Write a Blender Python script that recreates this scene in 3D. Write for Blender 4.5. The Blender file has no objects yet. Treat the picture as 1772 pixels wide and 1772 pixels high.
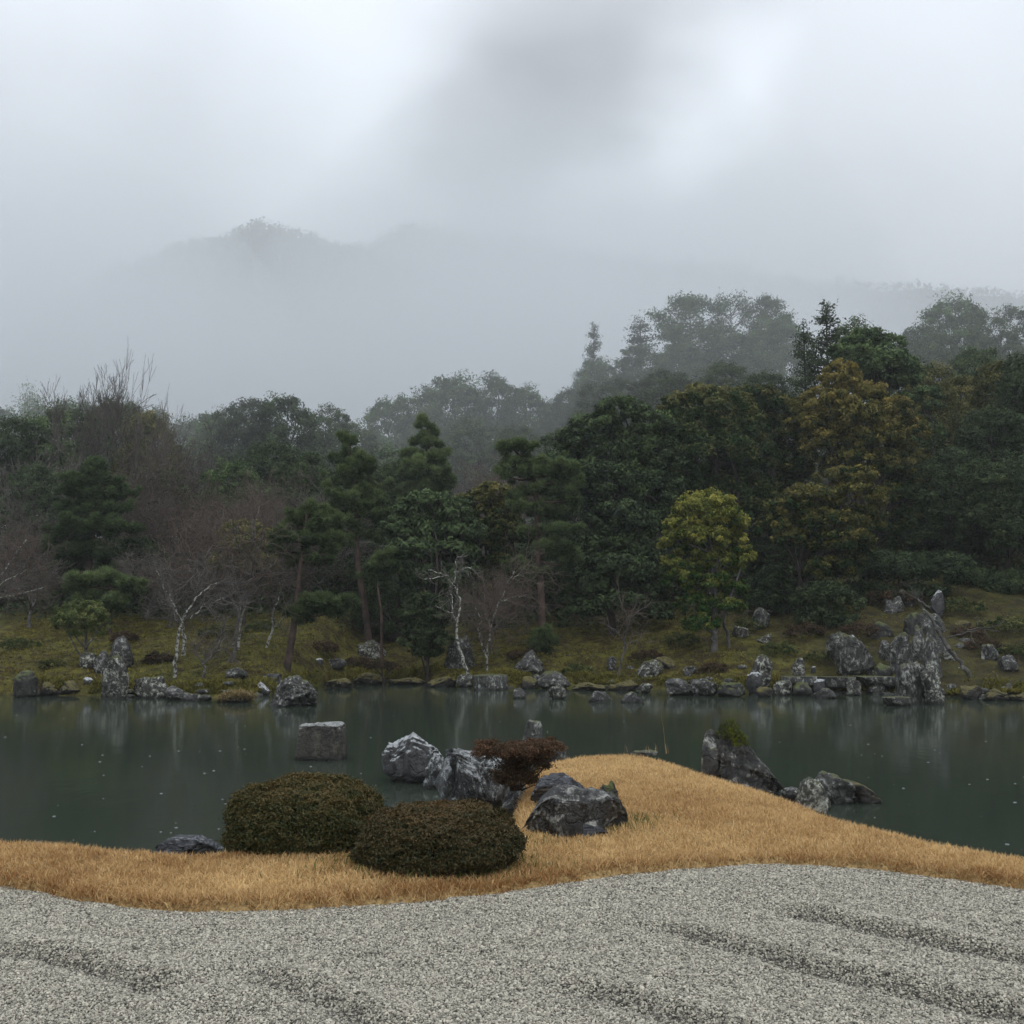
import bpy, bmesh, math, random
import numpy as np
from mathutils import Vector, Matrix
R = math.radians
scene = bpy.context.scene
col = scene.collection
rng = np.random.default_rng(7)

# ------------------------------------------------------------------ camera
F = 1858.0                    # focal length in photo pixels (1772 wide)
HZ = 1070.0
EYE = 2.0
PITCH = math.atan((HZ - 886) / F)
cam = bpy.data.objects.new('camera', bpy.data.cameras.new('camera'))
col.objects.link(cam); scene.camera = cam
cam.location = (0, 0, EYE); cam.rotation_euler = (R(90) + PITCH, 0, 0)
cam.data.sensor_width = 36; cam.data.lens = 36 * F / 1772
cam.data.clip_start = 0.1; cam.data.clip_end = 5000
_c, _s = math.cos(PITCH), math.sin(PITCH)
def ray(px, py):
    u = (px - 886) / F; v = (886 - py) / F
    return u, _c - v * _s, _s + v * _c
def at(px, py, Y):            # point on the ray at distance Y ahead
    a, b, c = ray(px, py); t = Y / b
    return (a * t, Y, EYE + c * t)
def onz(px, py, z):           # point on the ray at height z
    a, b, c = ray(px, py); t = (z - EYE) / c
    return (a * t, b * t, z)

# ------------------------------------------------------------------ world
SUN_EL, SUN_ROT = 52, 150
w = bpy.data.worlds.new('World'); scene.world = w; w.use_nodes = True
nt = w.node_tree; nt.nodes.clear(); N = nt.nodes.new; L = nt.links.new
out = N('ShaderNodeOutputWorld'); bg = N('ShaderNodeBackground')
sky = N('ShaderNodeTexSky'); sky.sky_type = 'NISHITA'; sky.sun_disc = False
sky.sun_elevation = R(SUN_EL); sky.sun_rotation = R(SUN_ROT); sky.air_density = 1.0; sky.dust_density = 4.0
tc = N('ShaderNodeTexCoord')
def wmath(op, a, b=None, c=None, clamp=False):
    n = N('ShaderNodeMath'); n.operation = op; n.use_clamp = clamp
    for i, v in enumerate((a, b, c)):
        if v is None: continue
        if isinstance(v, (int, float)): n.inputs[i].default_value = v
        else: L(v, n.inputs[i])
    return n.outputs[0]
nrm = N('ShaderNodeVectorMath'); nrm.operation = 'NORMALIZE'; L(tc.outputs['Generated'], nrm.inputs[0])
DIR = nrm.outputs[0]
sep = N('ShaderNodeSeparateXYZ'); L(DIR, sep.inputs[0])
zc = wmath('MAXIMUM', sep.outputs['Z'], 0.0)
# cloud deck: direction projected onto a flat layer
dv = wmath('ADD', zc, 0.35)
comb = N('ShaderNodeCombineXYZ')
L(wmath('DIVIDE', sep.outputs['X'], dv), comb.inputs[0]); L(wmath('DIVIDE', sep.outputs['Y'], dv), comb.inputs[1])
no = N('ShaderNodeTexNoise'); no.inputs['Scale'].default_value = 2.1; no.inputs['Detail'].default_value = 5; no.inputs['Roughness'].default_value = .5
no.inputs['Distortion'].default_value = .3
L(comb.outputs[0], no.inputs['Vector'])
warp = N('ShaderNodeTexNoise'); warp.inputs['Scale'].default_value = 3.0; warp.inputs['Detail'].default_value = 3
L(comb.outputs[0], warp.inputs['Vector'])
wv = N('ShaderNodeVectorMath'); wv.operation = 'SUBTRACT'; L(warp.outputs['Color'], wv.inputs[0]); wv.inputs[1].default_value = (.5, .5, .5)
ws = N('ShaderNodeVectorMath'); ws.operation = 'SCALE'; L(wv.outputs[0], ws.inputs[0]); ws.inputs['Scale'].default_value = .20
wd = N('ShaderNodeVectorMath'); wd.operation = 'ADD'; L(DIR, wd.inputs[0]); L(ws.outputs[0], wd.inputs[1])
val = wmath('MULTIPLY_ADD', no.outputs['Fac'], .42, .74)
val = wmath('ADD', val, wmath('MULTIPLY', zc, .44))           # an overcast sky is brightest overhead
def blob(px, py, rad, amt):
    global val
    d = Vector(ray(px, py)).normalized()
    q = N('ShaderNodeVectorMath'); q.operation = 'DISTANCE'; L(wd.outputs[0], q.inputs[0]); q.inputs[1].default_value = d
    m = N('ShaderNodeMapRange'); m.interpolation_type = 'SMOOTHERSTEP'
    L(q.outputs['Value'], m.inputs['Value']); m.inputs['From Min'].default_value = rad; m.inputs['From Max'].default_value = 0
    m.inputs['To Min'].default_value = 0; m.inputs['To Max'].default_value = amt
    val = wmath('ADD', val, m.outputs[0])
for b in [(1030, 10, .24, -.15), (950, 140, .21, -.20), (850, 300, .17, -.34), (1110, 110, .13, -.14), (960, 260, .15, -.28), (700, 420, .2, -.1),
          (1040, 360, .07, .95), (1120, 305, .08, .9), (1220, 215, .10, .42), (1320, 120, .14, .04), (1500, 10, .20, .04), (1600, 200, .22, .12),
          (600, 130, .22, .22), (50, 60, .24, .20), (300, 40, .18, .0), (60, 330, .28, -.2), (560, 300, .18, .2), (400, 250, .16, -.16), (1500, 330, .22, -.12)]:
    blob(*b)
mixc = N('ShaderNodeMix'); mixc.data_type = 'RGBA'
cc = N('ShaderNodeVectorMath'); cc.operation = 'SCALE'; cc.inputs[0].default_value = (.915, .970, 1.045); L(val, cc.inputs['Scale'])
ssc = N('ShaderNodeVectorMath'); ssc.operation = 'SCALE'; L(sky.outputs[0], ssc.inputs[0]); ssc.inputs['Scale'].default_value = .8
cs = N('ShaderNodeVectorMath'); cs.operation = 'SCALE'; L(cc.outputs[0], cs.inputs[0]); cs.inputs['Scale'].default_value = 10.0
mixc.inputs['Factor'].default_value = .93
L(ssc.outputs[0], mixc.inputs['A']); L(cs.outputs[0], mixc.inputs['B'])
L(mixc.outputs['Result'], bg.inputs['Color']); bg.inputs['Strength'].default_value = .1
L(bg.outputs[0], out.inputs['Surface'])
w.cycles.sampling_method = 'MANUAL'; w.cycles.sample_map_resolution = 512

sl = bpy.data.lights.new('sun', 'SUN'); sl.energy = .5; sl.angle = R(30); sl.color = (1, .98, .95)
so = bpy.data.objects.new('sun', sl); col.objects.link(so)
so.rotation_euler = (R(90 - SUN_EL), 0, R(180 - SUN_ROT))

scene.view_settings.view_transform = 'Standard'; scene.view_settings.look = 'None'
scene.view_settings.gamma = 1; scene.view_settings.exposure = -.15; scene.view_settings.use_curve_mapping = False
cy = scene.cycles
cy.use_denoising = True; cy.max_bounces = 7; cy.diffuse_bounces = 2; cy.glossy_bounces = 2; cy.volume_bounces = 5
cy.transmission_bounces = 2; cy.sample_clamp_indirect = 4; cy.caustics_reflective = False; cy.caustics_refractive = False

# ------------------------------------------------------------------ tagging, mesh building
def tag(o, label=None, cat=None, group=None, kind=None):
    if label: o['label'] = label
    if cat: o['category'] = cat
    if group: o['group'] = group
    if kind: o['kind'] = kind
    return o
def empty(name, loc, label, cat, group=None):
    o = bpy.data.objects.new(name, None); o.empty_display_size = .2; col.objects.link(o); o.location = loc
    return tag(o, label, cat, group)
def make_mesh(name, V, faces, mat=None, smooth=False, tint=None, mats=None, midx=None):
    """V (n,3); faces: list of int arrays (m,3) or (m,4)"""
    V = np.asarray(V, np.float32)
    faces = [np.asarray(f, np.int32) for f in faces if len(f)]
    me = bpy.data.meshes.new(name)
    me.vertices.add(len(V)); me.vertices.foreach_set('co', V.ravel())
    loops = np.concatenate([f.ravel() for f in faces])
    tot = np.concatenate([np.full(len(f), f.shape[1], np.int32) for f in faces])
    start = np.concatenate([[0], np.cumsum(tot)[:-1]]).astype(np.int32)
    me.loops.add(len(loops)); me.loops.foreach_set('vertex_index', loops)
    me.polygons.add(len(tot)); me.polygons.foreach_set('loop_start', start); me.polygons.foreach_set('loop_total', tot)
    if smooth: me.polygons.foreach_set('use_smooth', np.ones(len(tot), bool))
    if tint is not None:
        a = me.attributes.new('tint', 'FLOAT', 'POINT'); a.data.foreach_set('value', np.asarray(tint, np.float32))
    if mat: me.materials.append(mat)
    me.update(calc_edges=True)
    return me
def link(name, me, parent=None, loc=None):
    o = bpy.data.objects.new(name, me); col.objects.link(o)
    if parent: o.parent = parent
    if loc is not None: o.location = loc
    return o

class Geo:
    def __init__(s): s.V = []; s.T = []; s.Q = []; s.t = []; s.n = 0
    def add(s, V, T=None, Q=None, tint=0.5):
        V = np.asarray(V, np.float32)
        if T is not None and len(T): s.T.append(np.asarray(T) + s.n)
        if Q is not None and len(Q): s.Q.append(np.asarray(Q) + s.n)
        s.V.append(V); s.t.append(np.broadcast_to(np.asarray(tint, np.float32), (len(V),))); s.n += len(V)
    def mesh(s, name, mat, smooth=False):
        fs = []
        if s.T: fs.append(np.concatenate(s.T))
        if s.Q: fs.append(np.concatenate(s.Q))
        return make_mesh(name, np.concatenate(s.V), fs, mat, smooth, np.concatenate(s.t))

def tube(g, pts, rad, sides=6, tint=.5):
    P = np.asarray(pts, float); n = len(P); rad = np.broadcast_to(np.asarray(rad, float), (n,))
    T = np.gradient(P, axis=0); T /= np.linalg.norm(T, axis=1, keepdims=True) + 1e-9
    ref = np.array([0.31, .95, .05]); A = np.cross(T, ref); A /= np.linalg.norm(A, axis=1, keepdims=True) + 1e-9
    B = np.cross(T, A); an = np.arange(sides) * 2 * np.pi / sides
    V = (P[:, None] + rad[:, None, None] * (np.cos(an)[None, :, None] * A[:, None] + np.sin(an)[None, :, None] * B[:, None])).reshape(-1, 3)
    i = np.arange(n - 1)[:, None] * sides; j = np.arange(sides)[None]; k = (j + 1) % sides
    Q = np.stack([i + j, i + k, i + sides + k, i + sides + j], -1).reshape(-1, 4)
    g.add(V, None, Q, tint)

def hashf(ix, iy, iz, seed):
    h = (ix.astype(np.int64) * 374761393 + iy.astype(np.int64) * 668265263 + iz.astype(np.int64) * 2147483647 + seed * 1442695) & 0xffffffff
    h = ((h ^ (h >> 13)) * 1274126177) & 0xffffffff
    h = ((h ^ (h >> 16)) * 2246822519) & 0xffffffff
    return ((h ^ (h >> 15)) & 0xffffff) / float(0xffffff)
def vnoise(p, seed=0):
    """smooth value noise, -1..1"""
    p = np.asarray(p, float); i = np.floor(p).astype(np.int64); f = p - i; f = f * f * f * (f * (f * 6 - 15) + 10)
    r = 0
    for dx in (0, 1):
        for dy in (0, 1):
            for dz in (0, 1):
                wgt = (f[:, 0] if dx else 1 - f[:, 0]) * (f[:, 1] if dy else 1 - f[:, 1]) * (f[:, 2] if dz else 1 - f[:, 2])
                r = r + wgt * hashf(i[:, 0] + dx, i[:, 1] + dy, i[:, 2] + dz, seed)
    return r * 2 - 1
def fbm(p, seed=0, o=4, g=.5, l=2.03):
    r = 0; a = 1
    for k in range(o): r = r + a * vnoise(p, seed + k * 17); p = p * l + 3.7; a *= g
    return r
def fb2(x, y, sc, seed=0, o=4):
    sh = np.shape(x); p = np.stack([np.ravel(x) * sc, np.ravel(y) * sc, np.full(np.size(x), .37)], 1)
    return fbm(p, seed, o).reshape(sh)
def sstep(a, b, x):
    t = np.clip((x - a) / (b - a), 0, 1); return t * t * (3 - 2 * t)

# ------------------------------------------------------------------ materials
class M:
    def __init__(s, name):
        s.m = bpy.data.materials.new(name); s.m.use_nodes = True; s.t = s.m.node_tree; s.t.nodes.clear()
        s.out = s.n('ShaderNodeOutputMaterial'); s.b = s.n('ShaderNodeBsdfPrincipled'); s.l(s.b.outputs[0], s.out.inputs[0])
    def n(s, t, **k):
        x = s.t.nodes.new(t)
        for a, b in k.items(): setattr(x, a, b)
        return x
    def l(s, a, b): s.t.links.new(a, b)
    def co(s, scale=(1, 1, 1), rand=True):
        tcx = s.n('ShaderNodeTexCoord'); mp = s.n('ShaderNodeMapping'); mp.inputs['Scale'].default_value = scale
        s.l(tcx.outputs['Object'], mp.inputs['Vector'])
        if rand:
            oi = s.n('ShaderNodeObjectInfo'); mu = s.n('ShaderNodeMath', operation='MULTIPLY'); mu.inputs[1].default_value = 37
            s.l(oi.outputs['Random'], mu.inputs[0]); s.l(mu.outputs[0], mp.inputs['Location'])
        return mp.outputs[0]
    def noise(s, vec, sc, det=5, rough=.55, dist=0):
        x = s.n('ShaderNodeTexNoise'); x.inputs['Scale'].default_value = sc; x.inputs['Detail'].default_value = det
        x.inputs['Roughness'].default_value = rough; x.inputs['Distortion'].default_value = dist
        s.l(vec, x.inputs['Vector']); return x.outputs['Fac']
    def ramp(s, fac, a, b, clo=(0, 0, 0), chi=(1, 1, 1)):
        r = s.n('ShaderNodeValToRGB'); r.color_ramp.elements[0].position = a; r.color_ramp.elements[1].position = b
        r.color_ramp.elements[0].color = (*clo, 1); r.color_ramp.elements[1].color = (*chi, 1)
        s.l(fac, r.inputs[0]); return r.outputs[0]
    def mix(s, f, a, b, blend='MIX'):
        x = s.n('ShaderNodeMix', data_type='RGBA', blend_type=blend)
        for v, k in ((f, 'Factor'), (a, 'A'), (b, 'B')):
            if isinstance(v, (int, float)): x.inputs[k].default_value = v
            elif isinstance(v, tuple): x.inputs[k].default_value = (*v, 1)
            else: s.l(v, x.inputs[k])
        return x.outputs['Result']
    def math(s, op, a, b=0.0, clamp=False):
        x = s.n('ShaderNodeMath', operation=op, use_clamp=clamp)
        for i, v in enumerate((a, b)):
            if isinstance(v, (int, float)): x.inputs[i].default_value = v
            else: s.l(v, x.inputs[i])
        return x.outputs[0]
    def attr(s, nm, typ='GEOMETRY'):
        x = s.n('ShaderNodeAttribute', attribute_name=nm, attribute_type=typ); return x.outputs['Fac']
    def bump(s, h, strength, dist):
        x = s.n('ShaderNodeBump'); x.inputs['Strength'].default_value = strength; x.inputs['Distance'].default_value = dist
        s.l(h, x.inputs['Height']); s.l(x.outputs[0], s.b.inputs['Normal'])
    def fin(s, colr, rough=.7, spec=.4):
        if isinstance(colr, tuple): s.b.inputs['Base Color'].default_value = (*colr, 1)
        else: s.l(colr, s.b.inputs['Base Color'])
        if isinstance(rough, (int, float)): s.b.inputs['Roughness'].default_value = rough
        else: s.l(rough, s.b.inputs['Roughness'])
        s.b.inputs['Specular IOR Level'].default_value = spec
        return s.m

def leafmat(name, ca, cb, rough=.5, spec=.35, transl=.25, sp=0.25, k=1.0):
    ca = tuple(x * (1 + (k - 1) * .4) for x in ca); cb = tuple(x * k for x in cb)
    m = M(name); t = m.attr('tint'); c = m.mix(t, ca, cb)
    oi = m.n('ShaderNodeObjectInfo')
    hs = m.n('ShaderNodeHueSaturation'); m.l(c, hs.inputs['Color'])
    m.l(m.math('MULTIPLY_ADD' if False else 'ADD', m.math('MULTIPLY', oi.outputs['Random'], sp * 2), 1 - sp), hs.inputs['Value'])
    c = hs.outputs[0]
    m.fin(c, rough, spec)
    tr = m.n('ShaderNodeBsdfTranslucent'); m.l(c, tr.inputs[0])
    mx = m.n('ShaderNodeMixShader'); mx.inputs[0].default_value = transl
    m.l(m.b.outputs[0], mx.inputs[1]); m.l(tr.outputs[0], mx.inputs[2]); m.l(mx.outputs[0], m.out.inputs[0])
    return m.m
def barkmat(name, ca, cb, lich=None, amt=.5, sc=5):
    m = M(name); v = m.co(); n = m.noise(v, sc, 6, .6)
    c = m.mix(m.ramp(n, .35, .65), ca, cb)
    if lich:
        n2 = m.noise(v, sc * 1.7, 4, .6); c = m.mix(m.ramp(n2, 1 - amt - .06, 1 - amt + .06), c, lich)
    m.bump(n, .6, .03)
    return m.fin(c, .75, .3)
def rockmat(name, dark, mid, lich, amt, moss=0.0, mosscol=(.06, .07, .018), rough=.45, sc=1.0, streak=1.0, lichsc=5.0, spec=.5, top=0.0):
    m = M(name); v = m.co((1, 1, streak)); v2 = m.co()
    n1 = m.noise(v, 2.2 * sc, 9, .68, .5); n2 = m.noise(v, 9 * sc, 7, .75, .3); n3 = m.noise(v, lichsc * sc, 9, .75, .8)
    vo = m.n('ShaderNodeTexVoronoi', feature='DISTANCE_TO_EDGE'); vo.inputs['Scale'].default_value = 2.6 * sc
    dis = m.n('ShaderNodeMix', data_type='VECTOR'); dis.inputs['Factor'].default_value = .25; m.l(v, dis.inputs['A'])
    nn = m.n('ShaderNodeTexNoise'); nn.inputs['Scale'].default_value = 3 * sc; nn.inputs['Detail'].default_value = 4; m.l(v, nn.inputs['Vector']); m.l(nn.outputs['Color'], dis.inputs['B']); m.l(dis.outputs['Result'], vo.inputs['Vector'])
    crack = m.ramp(vo.outputs['Distance'], .0, .05)
    c = m.mix(m.ramp(n1, .36, .64), dark, mid)
    c = m.mix(m.ramp(n2, .36, .56), tuple(x * .3 for x in dark), c)
    lm = m.math('ADD', m.math('MULTIPLY', n3, .7), m.math('MULTIPLY', n2, .3))
    ge = m.n('ShaderNodeNewGeometry'); sp = m.n('ShaderNodeSeparateXYZ'); m.l(ge.outputs['Normal'], sp.inputs[0])
    if top: lm = m.math('ADD', lm, m.math('MULTIPLY', m.math('SUBTRACT', sp.outputs['Z'], .35), top))
    c = m.mix(m.ramp(lm, 1 - amt - .03, 1 - amt + .05), c, m.mix(m.ramp(n2, .3, .7), tuple(x * .45 for x in lich), tuple(x * 1.2 for x in lich)))
    c = m.mix(crack, m.mix(.75, c, tuple(x * .35 for x in dark)), c)
    if moss:
        nm = m.noise(v2, 3 * sc, 5, .6)
        f = m.math('ADD', m.math('MULTIPLY', sp.outputs['Z'], .55), m.math('MULTIPLY', nm, 1.0))
        c = m.mix(m.ramp(f, 1.10 - moss, 1.20 - moss), c, m.mix(m.ramp(n2, .35, .65), tuple(x * .7 for x in mosscol), tuple(x * 2.4 for x in mosscol)))
    spz = m.n('ShaderNodeSeparateXYZ'); m.l(ge.outputs['Position'], spz.inputs[0])      # the stone stays dark and wet just above the waterline
    wl = m.math('ADD', spz.outputs['Z'], m.math('MULTIPLY', n1, .05))
    c = m.mix(m.ramp(wl, .055, .11), m.mix(.8, c, (.010, .011, .009)), c)
    h = m.math('ADD', m.math('ADD', m.math('MULTIPLY', n1, .7), m.math('MULTIPLY', n2, .7)), m.math('MULTIPLY', crack, .25))
    m.bump(h, 1.0, .07 / sc)
    return m.fin(c, rough, spec)

MAT = {}
MAT['azalea'] = leafmat('azalea_leaf', (.026, .052, .014), (.21, .135, .045), .5, .3, .2, 0)
MAT['azalea2'] = leafmat('azalea_leaf_brown', (.028, .044, .015), (.18, .105, .040), .5, .3, .2, 0)
MAT['redshrub'] = leafmat('red_shrub_leaf', (.040, .030, .015), (.185, .100, .056), .6, .2, .2, 0)
MAT['dark'] = leafmat('dark_leaf', (.014, .028, .012), (.064, .092, .036), .55, .2, .2, .18, k=1.7)
MAT['glossy'] = leafmat('glossy_leaf', (.008, .020, .007), (.072, .105, .032), .5, .25, .15, .15, k=1.85)
MAT['green'] = leafmat('green_leaf', (.019, .038, .016), (.076, .098, .040), .6, .15, .2, .2, k=1.7)
MAT['grey'] = leafmat('grey_green_leaf', (.024, .046, .020), (.100, .135, .052), .7, .15, .2, .22, k=1.85)
MAT['olive'] = leafmat('olive_leaf', (.017, .038, .010), (.150, .130, .042), .6, .15, .2, .15, k=1.85)
MAT['ochre'] = leafmat('ochre_leaf', (.024, .052, .013), (.38, .30, .080), .6, .15, .25, .1)
MAT['yellow'] = leafmat('yellow_green_leaf', (.032, .085, .016), (.42, .39, .085), .6, .15, .3, .05)
MAT['pine'] = leafmat('pine_needle', (.015, .033, .015), (.112, .145, .056), .6, .15, .2, .15, k=1.85)
MAT['willow'] = leafmat('young_leaf', (.07, .11, .030), (.26, .28, .10), .6, .15, .3, .1)
MAT['twig'] = leafmat('brown_twig', (.052, .045, .040), (.17, .15, .13), .7, .2, 0, .2)
MAT['twigred'] = leafmat('red_brown_twig', (.058, .044, .036), (.165, .130, .105), .7, .2, 0, .2)
MAT['twiggrey'] = leafmat('grey_twig', (.06, .055, .05), (.20, .18, .16), .7, .2, 0, .2)
MAT['bark'] = barkmat('dark_bark', (.018, .015, .013), (.06, .048, .040))
MAT['pinebark'] = barkmat('pine_bark', (.030, .022, .018), (.105, .070, .054), sc=3)
MAT['greybark'] = barkmat('grey_bark', (.04, .037, .034), (.14, .13, .12), (.36, .37, .34), .35, 4)
MAT['birch'] = barkmat('lichen_bark', (.030, .026, .022), (.11, .10, .08), (.42, .43, .38), .50, 7)
MAT['r_white'] = rockmat('pale_rock', (.035, .036, .038), (.14, .14, .14), (.60, .62, .63), .47, 0, rough=.45, sc=1.8, lichsc=2.2, top=.58)
MAT['r_streak'] = rockmat('streaked_rock', (.018, .019, .020), (.110, .115, .115), (.42, .44, .44), .475, 0, rough=.4, sc=2.6, streak=.75, lichsc=3.5, top=.10)
MAT['r_slate'] = rockmat('slate_rock', (.042, .045, .052), (.145, .155, .175), (.36, .375, .40), .46, 0, rough=.25, sc=1.5, streak=3.5, lichsc=2.5, spec=.5)
MAT['r_dark'] = rockmat('dark_rock', (.018, .018, .017), (.092, .090, .082), (.43, .43, .39), .455, .04, rough=.4, sc=2.2, lichsc=3)
MAT['r_darkmoss'] = rockmat('dark_mossy_rock', (.012, .013, .011), (.05, .05, .042), (.30, .30, .25), .40, .34, (.045, .055, .010), rough=.5, sc=2.0, lichsc=3)
MAT['r_mosstop'] = rockmat('moss_capped_rock', (.012, .012, .011), (.065, .063, .055), (.40, .39, .35), .44, .06, (.06, .07, .012), rough=.45, sc=2.8, lichsc=2.5)
MAT['r_lich'] = rockmat('lichen_rock', (.020, .019, .016), (.085, .083, .068), (.54, .55, .47), .47, .14, (.05, .055, .014), rough=.6, sc=1.6, lichsc=3.5)
MAT['r_grey'] = rockmat('grey_rock', (.022, .022, .020), (.105, .104, .094), (.45, .46, .42), .455, .12, (.05, .055, .014), rough=.5, sc=1.9, lichsc=3)
MAT['r_moss'] = rockmat('mossy_bank_rock', (.016, .014, .011), (.055, .045, .032), (.36, .35, .29), .40, .40, (.07, .06, .016), rough=.7, sc=1.2, lichsc=4)
MAT['r_cliff'] = rockmat('cliff_rock', (.017, .018, .016), (.11, .112, .10), (.44, .45, .40), .462, .16, (.05, .055, .014), rough=.55, sc=1.5, streak=.6, lichsc=3)
MAT['stump'] = rockmat('brown_grey_rock', (.024, .021, .016), (.11, .10, .078), (.40, .41, .39), .44, .0, rough=.5, sc=2.4, lichsc=2.5, top=.3)

# ------------------------------------------------------------------ terrain
WL = [(-400, 1200), (0, 1203), (150, 1204), (350, 1208), (440, 1206), (500, 1196), (560, 1184), (640, 1177), (720, 1178), (800, 1186), (900, 1190),
      (1000, 1188), (1150, 1193), (1300, 1198), (1450, 1199), (1560, 1201), (1650, 1206), (1772, 1206), (2200, 1206)]
_sh = np.array([onz(px, py, 0)[:2] for px, py in WL]); _sh = _sh[np.argsort(_sh[:, 0])]
def shore(x):
    return np.interp(x, _sh[:, 0], _sh[:, 1]) - 12 * sstep(40, 60, np.abs(x))
def far_h(x, y):
    x = np.asarray(x, float); y = np.asarray(y, float)
    d = y - shore(x) - .25 * fb2(x, y * 0, .9, 5, 3)
    u = np.clip(x / 14.0, -1.3, 1.3)
    s1 = np.interp(u, [-1, -.4, .05, .4, .8, 1.0], [.17, .16, .19, .20, .26, .27])
    near = .30 * sstep(-.05, .45, d) + s1 * np.clip(d - .3, 0, 10) * sstep(0, 2.5, d)
    s2 = np.interp(u, [-1.2, -.5, .0, .4, .9, 1.3], [.11, .13, .18, .26, .28, .29])
    z = near + s2 * np.clip(d - 10, 0, 75)
    z = z - .10 * np.clip(d - 95, 0, 150)
    z = z - .12 * (d < 0) * np.clip(-d, 0, 8)
    z = z + (.13 * fb2(x, y, .55, 3, 4) + .055 * fb2(x, y, 2.2, 9, 3)) * sstep(-.2, .8, d) * (1 + 2 * sstep(12, 40, d)) - .25 * (1 - sstep(-.5, 0, d))
    return z
def fh(x, y): return float(far_h(np.array([x]), np.array([y]))[0])
def grid(xs, ys, zf):
    X, Y = np.meshgrid(xs, ys); Z = zf(X, Y); V = np.stack([X.ravel(), Y.ravel(), Z.ravel()], 1)
    nx = len(xs); i, j = np.meshgrid(np.arange(nx - 1), np.arange(len(ys) - 1)); a = (j * nx + i).ravel()
    return V, np.stack([a, a + 1, a + nx + 1, a + nx], 1)

m = M('moss_bank'); v = m.co(rand=False)
n1 = m.noise(v, .45, 5, .6, .5); n2 = m.noise(v, 2.2, 6, .65); n3 = m.noise(v, 11, 5, .7)
c = m.mix(m.ramp(n1, .35, .62), (.100, .105, .021), (.090, .064, .022))
c = m.mix(m.ramp(n2, .42, .62), c, (.22, .20, .040))
c = m.mix(m.ramp(n2, .30, .45), (.030, .022, .010), c)
n4 = m.noise(v, 1.1, 6, .7, 1.0)
c = m.mix(m.math('MULTIPLY', m.ramp(n4, .50, .58), .7), c, (.055, .030, .014))
c = m.mix(m.math('MULTIPLY', m.ramp(n3, .35, .6), .55), m.mix(1.0, c, (.45, .45, .4), 'MULTIPLY'), c)
# the leaf-littered forest floor further up the slope is bare brown earth
ge = m.n('ShaderNodeSeparateXYZ'); tcx = m.n('ShaderNodeTexCoord'); m.l(tcx.outputs['Object'], ge.inputs[0])
f = m.math('ADD', m.math('MULTIPLY', ge.outputs['Y'], .1), m.math('MULTIPLY', n1, 1.2))
c = m.mix(m.ramp(m.math('MULTIPLY', f, .2), .92, .98), c, (.030, .024, .015))
fx = m.math('ADD', m.math('MULTIPLY', ge.outputs['X'], .12), m.math('MULTIPLY', n1, .9))      # shade on the right bank painted in as darker, browner moss
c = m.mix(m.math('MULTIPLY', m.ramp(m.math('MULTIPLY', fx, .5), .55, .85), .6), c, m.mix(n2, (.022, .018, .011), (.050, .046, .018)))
m.bump(m.math('ADD', n2, m.math('MULTIPLY', n3, .6)), .9, .12)
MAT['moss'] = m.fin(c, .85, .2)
xs = np.concatenate([np.linspace(-650, -70, 30), np.linspace(-65, -18, 45), np.arange(-17.6, 17.7, .16), np.linspace(18, 65, 45), np.linspace(70, 650, 30)])
ys = np.concatenate([np.linspace(14, 25, 12), np.arange(25.2, 44, .16), np.arange(44.5, 80, .8), np.linspace(82, 150, 35), np.linspace(160, 740, 40)])
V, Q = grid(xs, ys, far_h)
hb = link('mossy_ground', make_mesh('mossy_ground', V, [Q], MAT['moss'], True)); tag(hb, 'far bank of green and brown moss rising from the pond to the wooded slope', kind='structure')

# near shore outlines (photo rays met with the lawn height)
ZG = .40
WEDGE = [(-1500, 1440), (-600, 1440), (0, 1446), (150, 1456), (270, 1468), (350, 1474), (430, 1462), (520, 1448), (660, 1444), (800, 1444), (870, 1440), (898, 1420), (903, 1385),
         (912, 1345), (925, 1316), (1000, 1304), (1100, 1302), (1160, 1310), (1215, 1333), (1290, 1352), (1350, 1370), (1440, 1410), (1600, 1449), (1772, 1480), (2300, 1540), (3300, 1600)]
GEDGE = [(-1500, 1500), (-600, 1500), (0, 1528), (100, 1549), (200, 1568), (300, 1582), (450, 1579), (600, 1569), (750, 1560), (900, 1540), (1050, 1520), (1200, 1502),
         (1350, 1496), (1500, 1503), (1650, 1525), (1772, 1540), (2300, 1600), (3300, 1700)]
WP = np.array([onz(a, b, ZG + .05)[:2] for a, b in WEDGE]); GP = np.array([onz(a, b, ZG)[:2] for a, b in GEDGE])
def smooth_line(P, k=6):
    t = np.arange(len(P)); tt = np.linspace(0, len(P) - 1, (len(P) - 1) * k + 1)
    out = np.stack([np.interp(tt, t, P[:, i]) for i in (0, 1)], 1)
    for _ in range(8): out[1:-1] = (out[:-2] + 2 * out[1:-1] + out[2:]) / 4
    return out
WP = smooth_line(WP); GP = smooth_line(GP)
def segdist(x, y, P):
    sh = np.shape(x); p = np.stack([np.ravel(x), np.ravel(y)], 1); best = np.full(len(p), 1e9)
    for a, b in zip(P[:-1], P[1:]):
        ab = b - a; t = np.clip(((p - a) @ ab) / (ab @ ab + 1e-12), 0, 1); q = p - a - t[:, None] * ab
        best = np.minimum(best, (q * q).sum(1))
    return np.sqrt(best).reshape(sh)
def inside(x, y, P):        # P closed polygon
    sh = np.shape(x); x = np.ravel(x); y = np.ravel(y); r = np.zeros(len(x), bool)
    for a, b in zip(P, np.roll(P, -1, 0)):
        cnd = (a[1] > y) != (b[1] > y)
        r ^= cnd & (x < (b[0] - a[0]) * (y - a[1]) / (b[1] - a[1] + 1e-12) + a[0])
    return r.reshape(sh)
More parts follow.
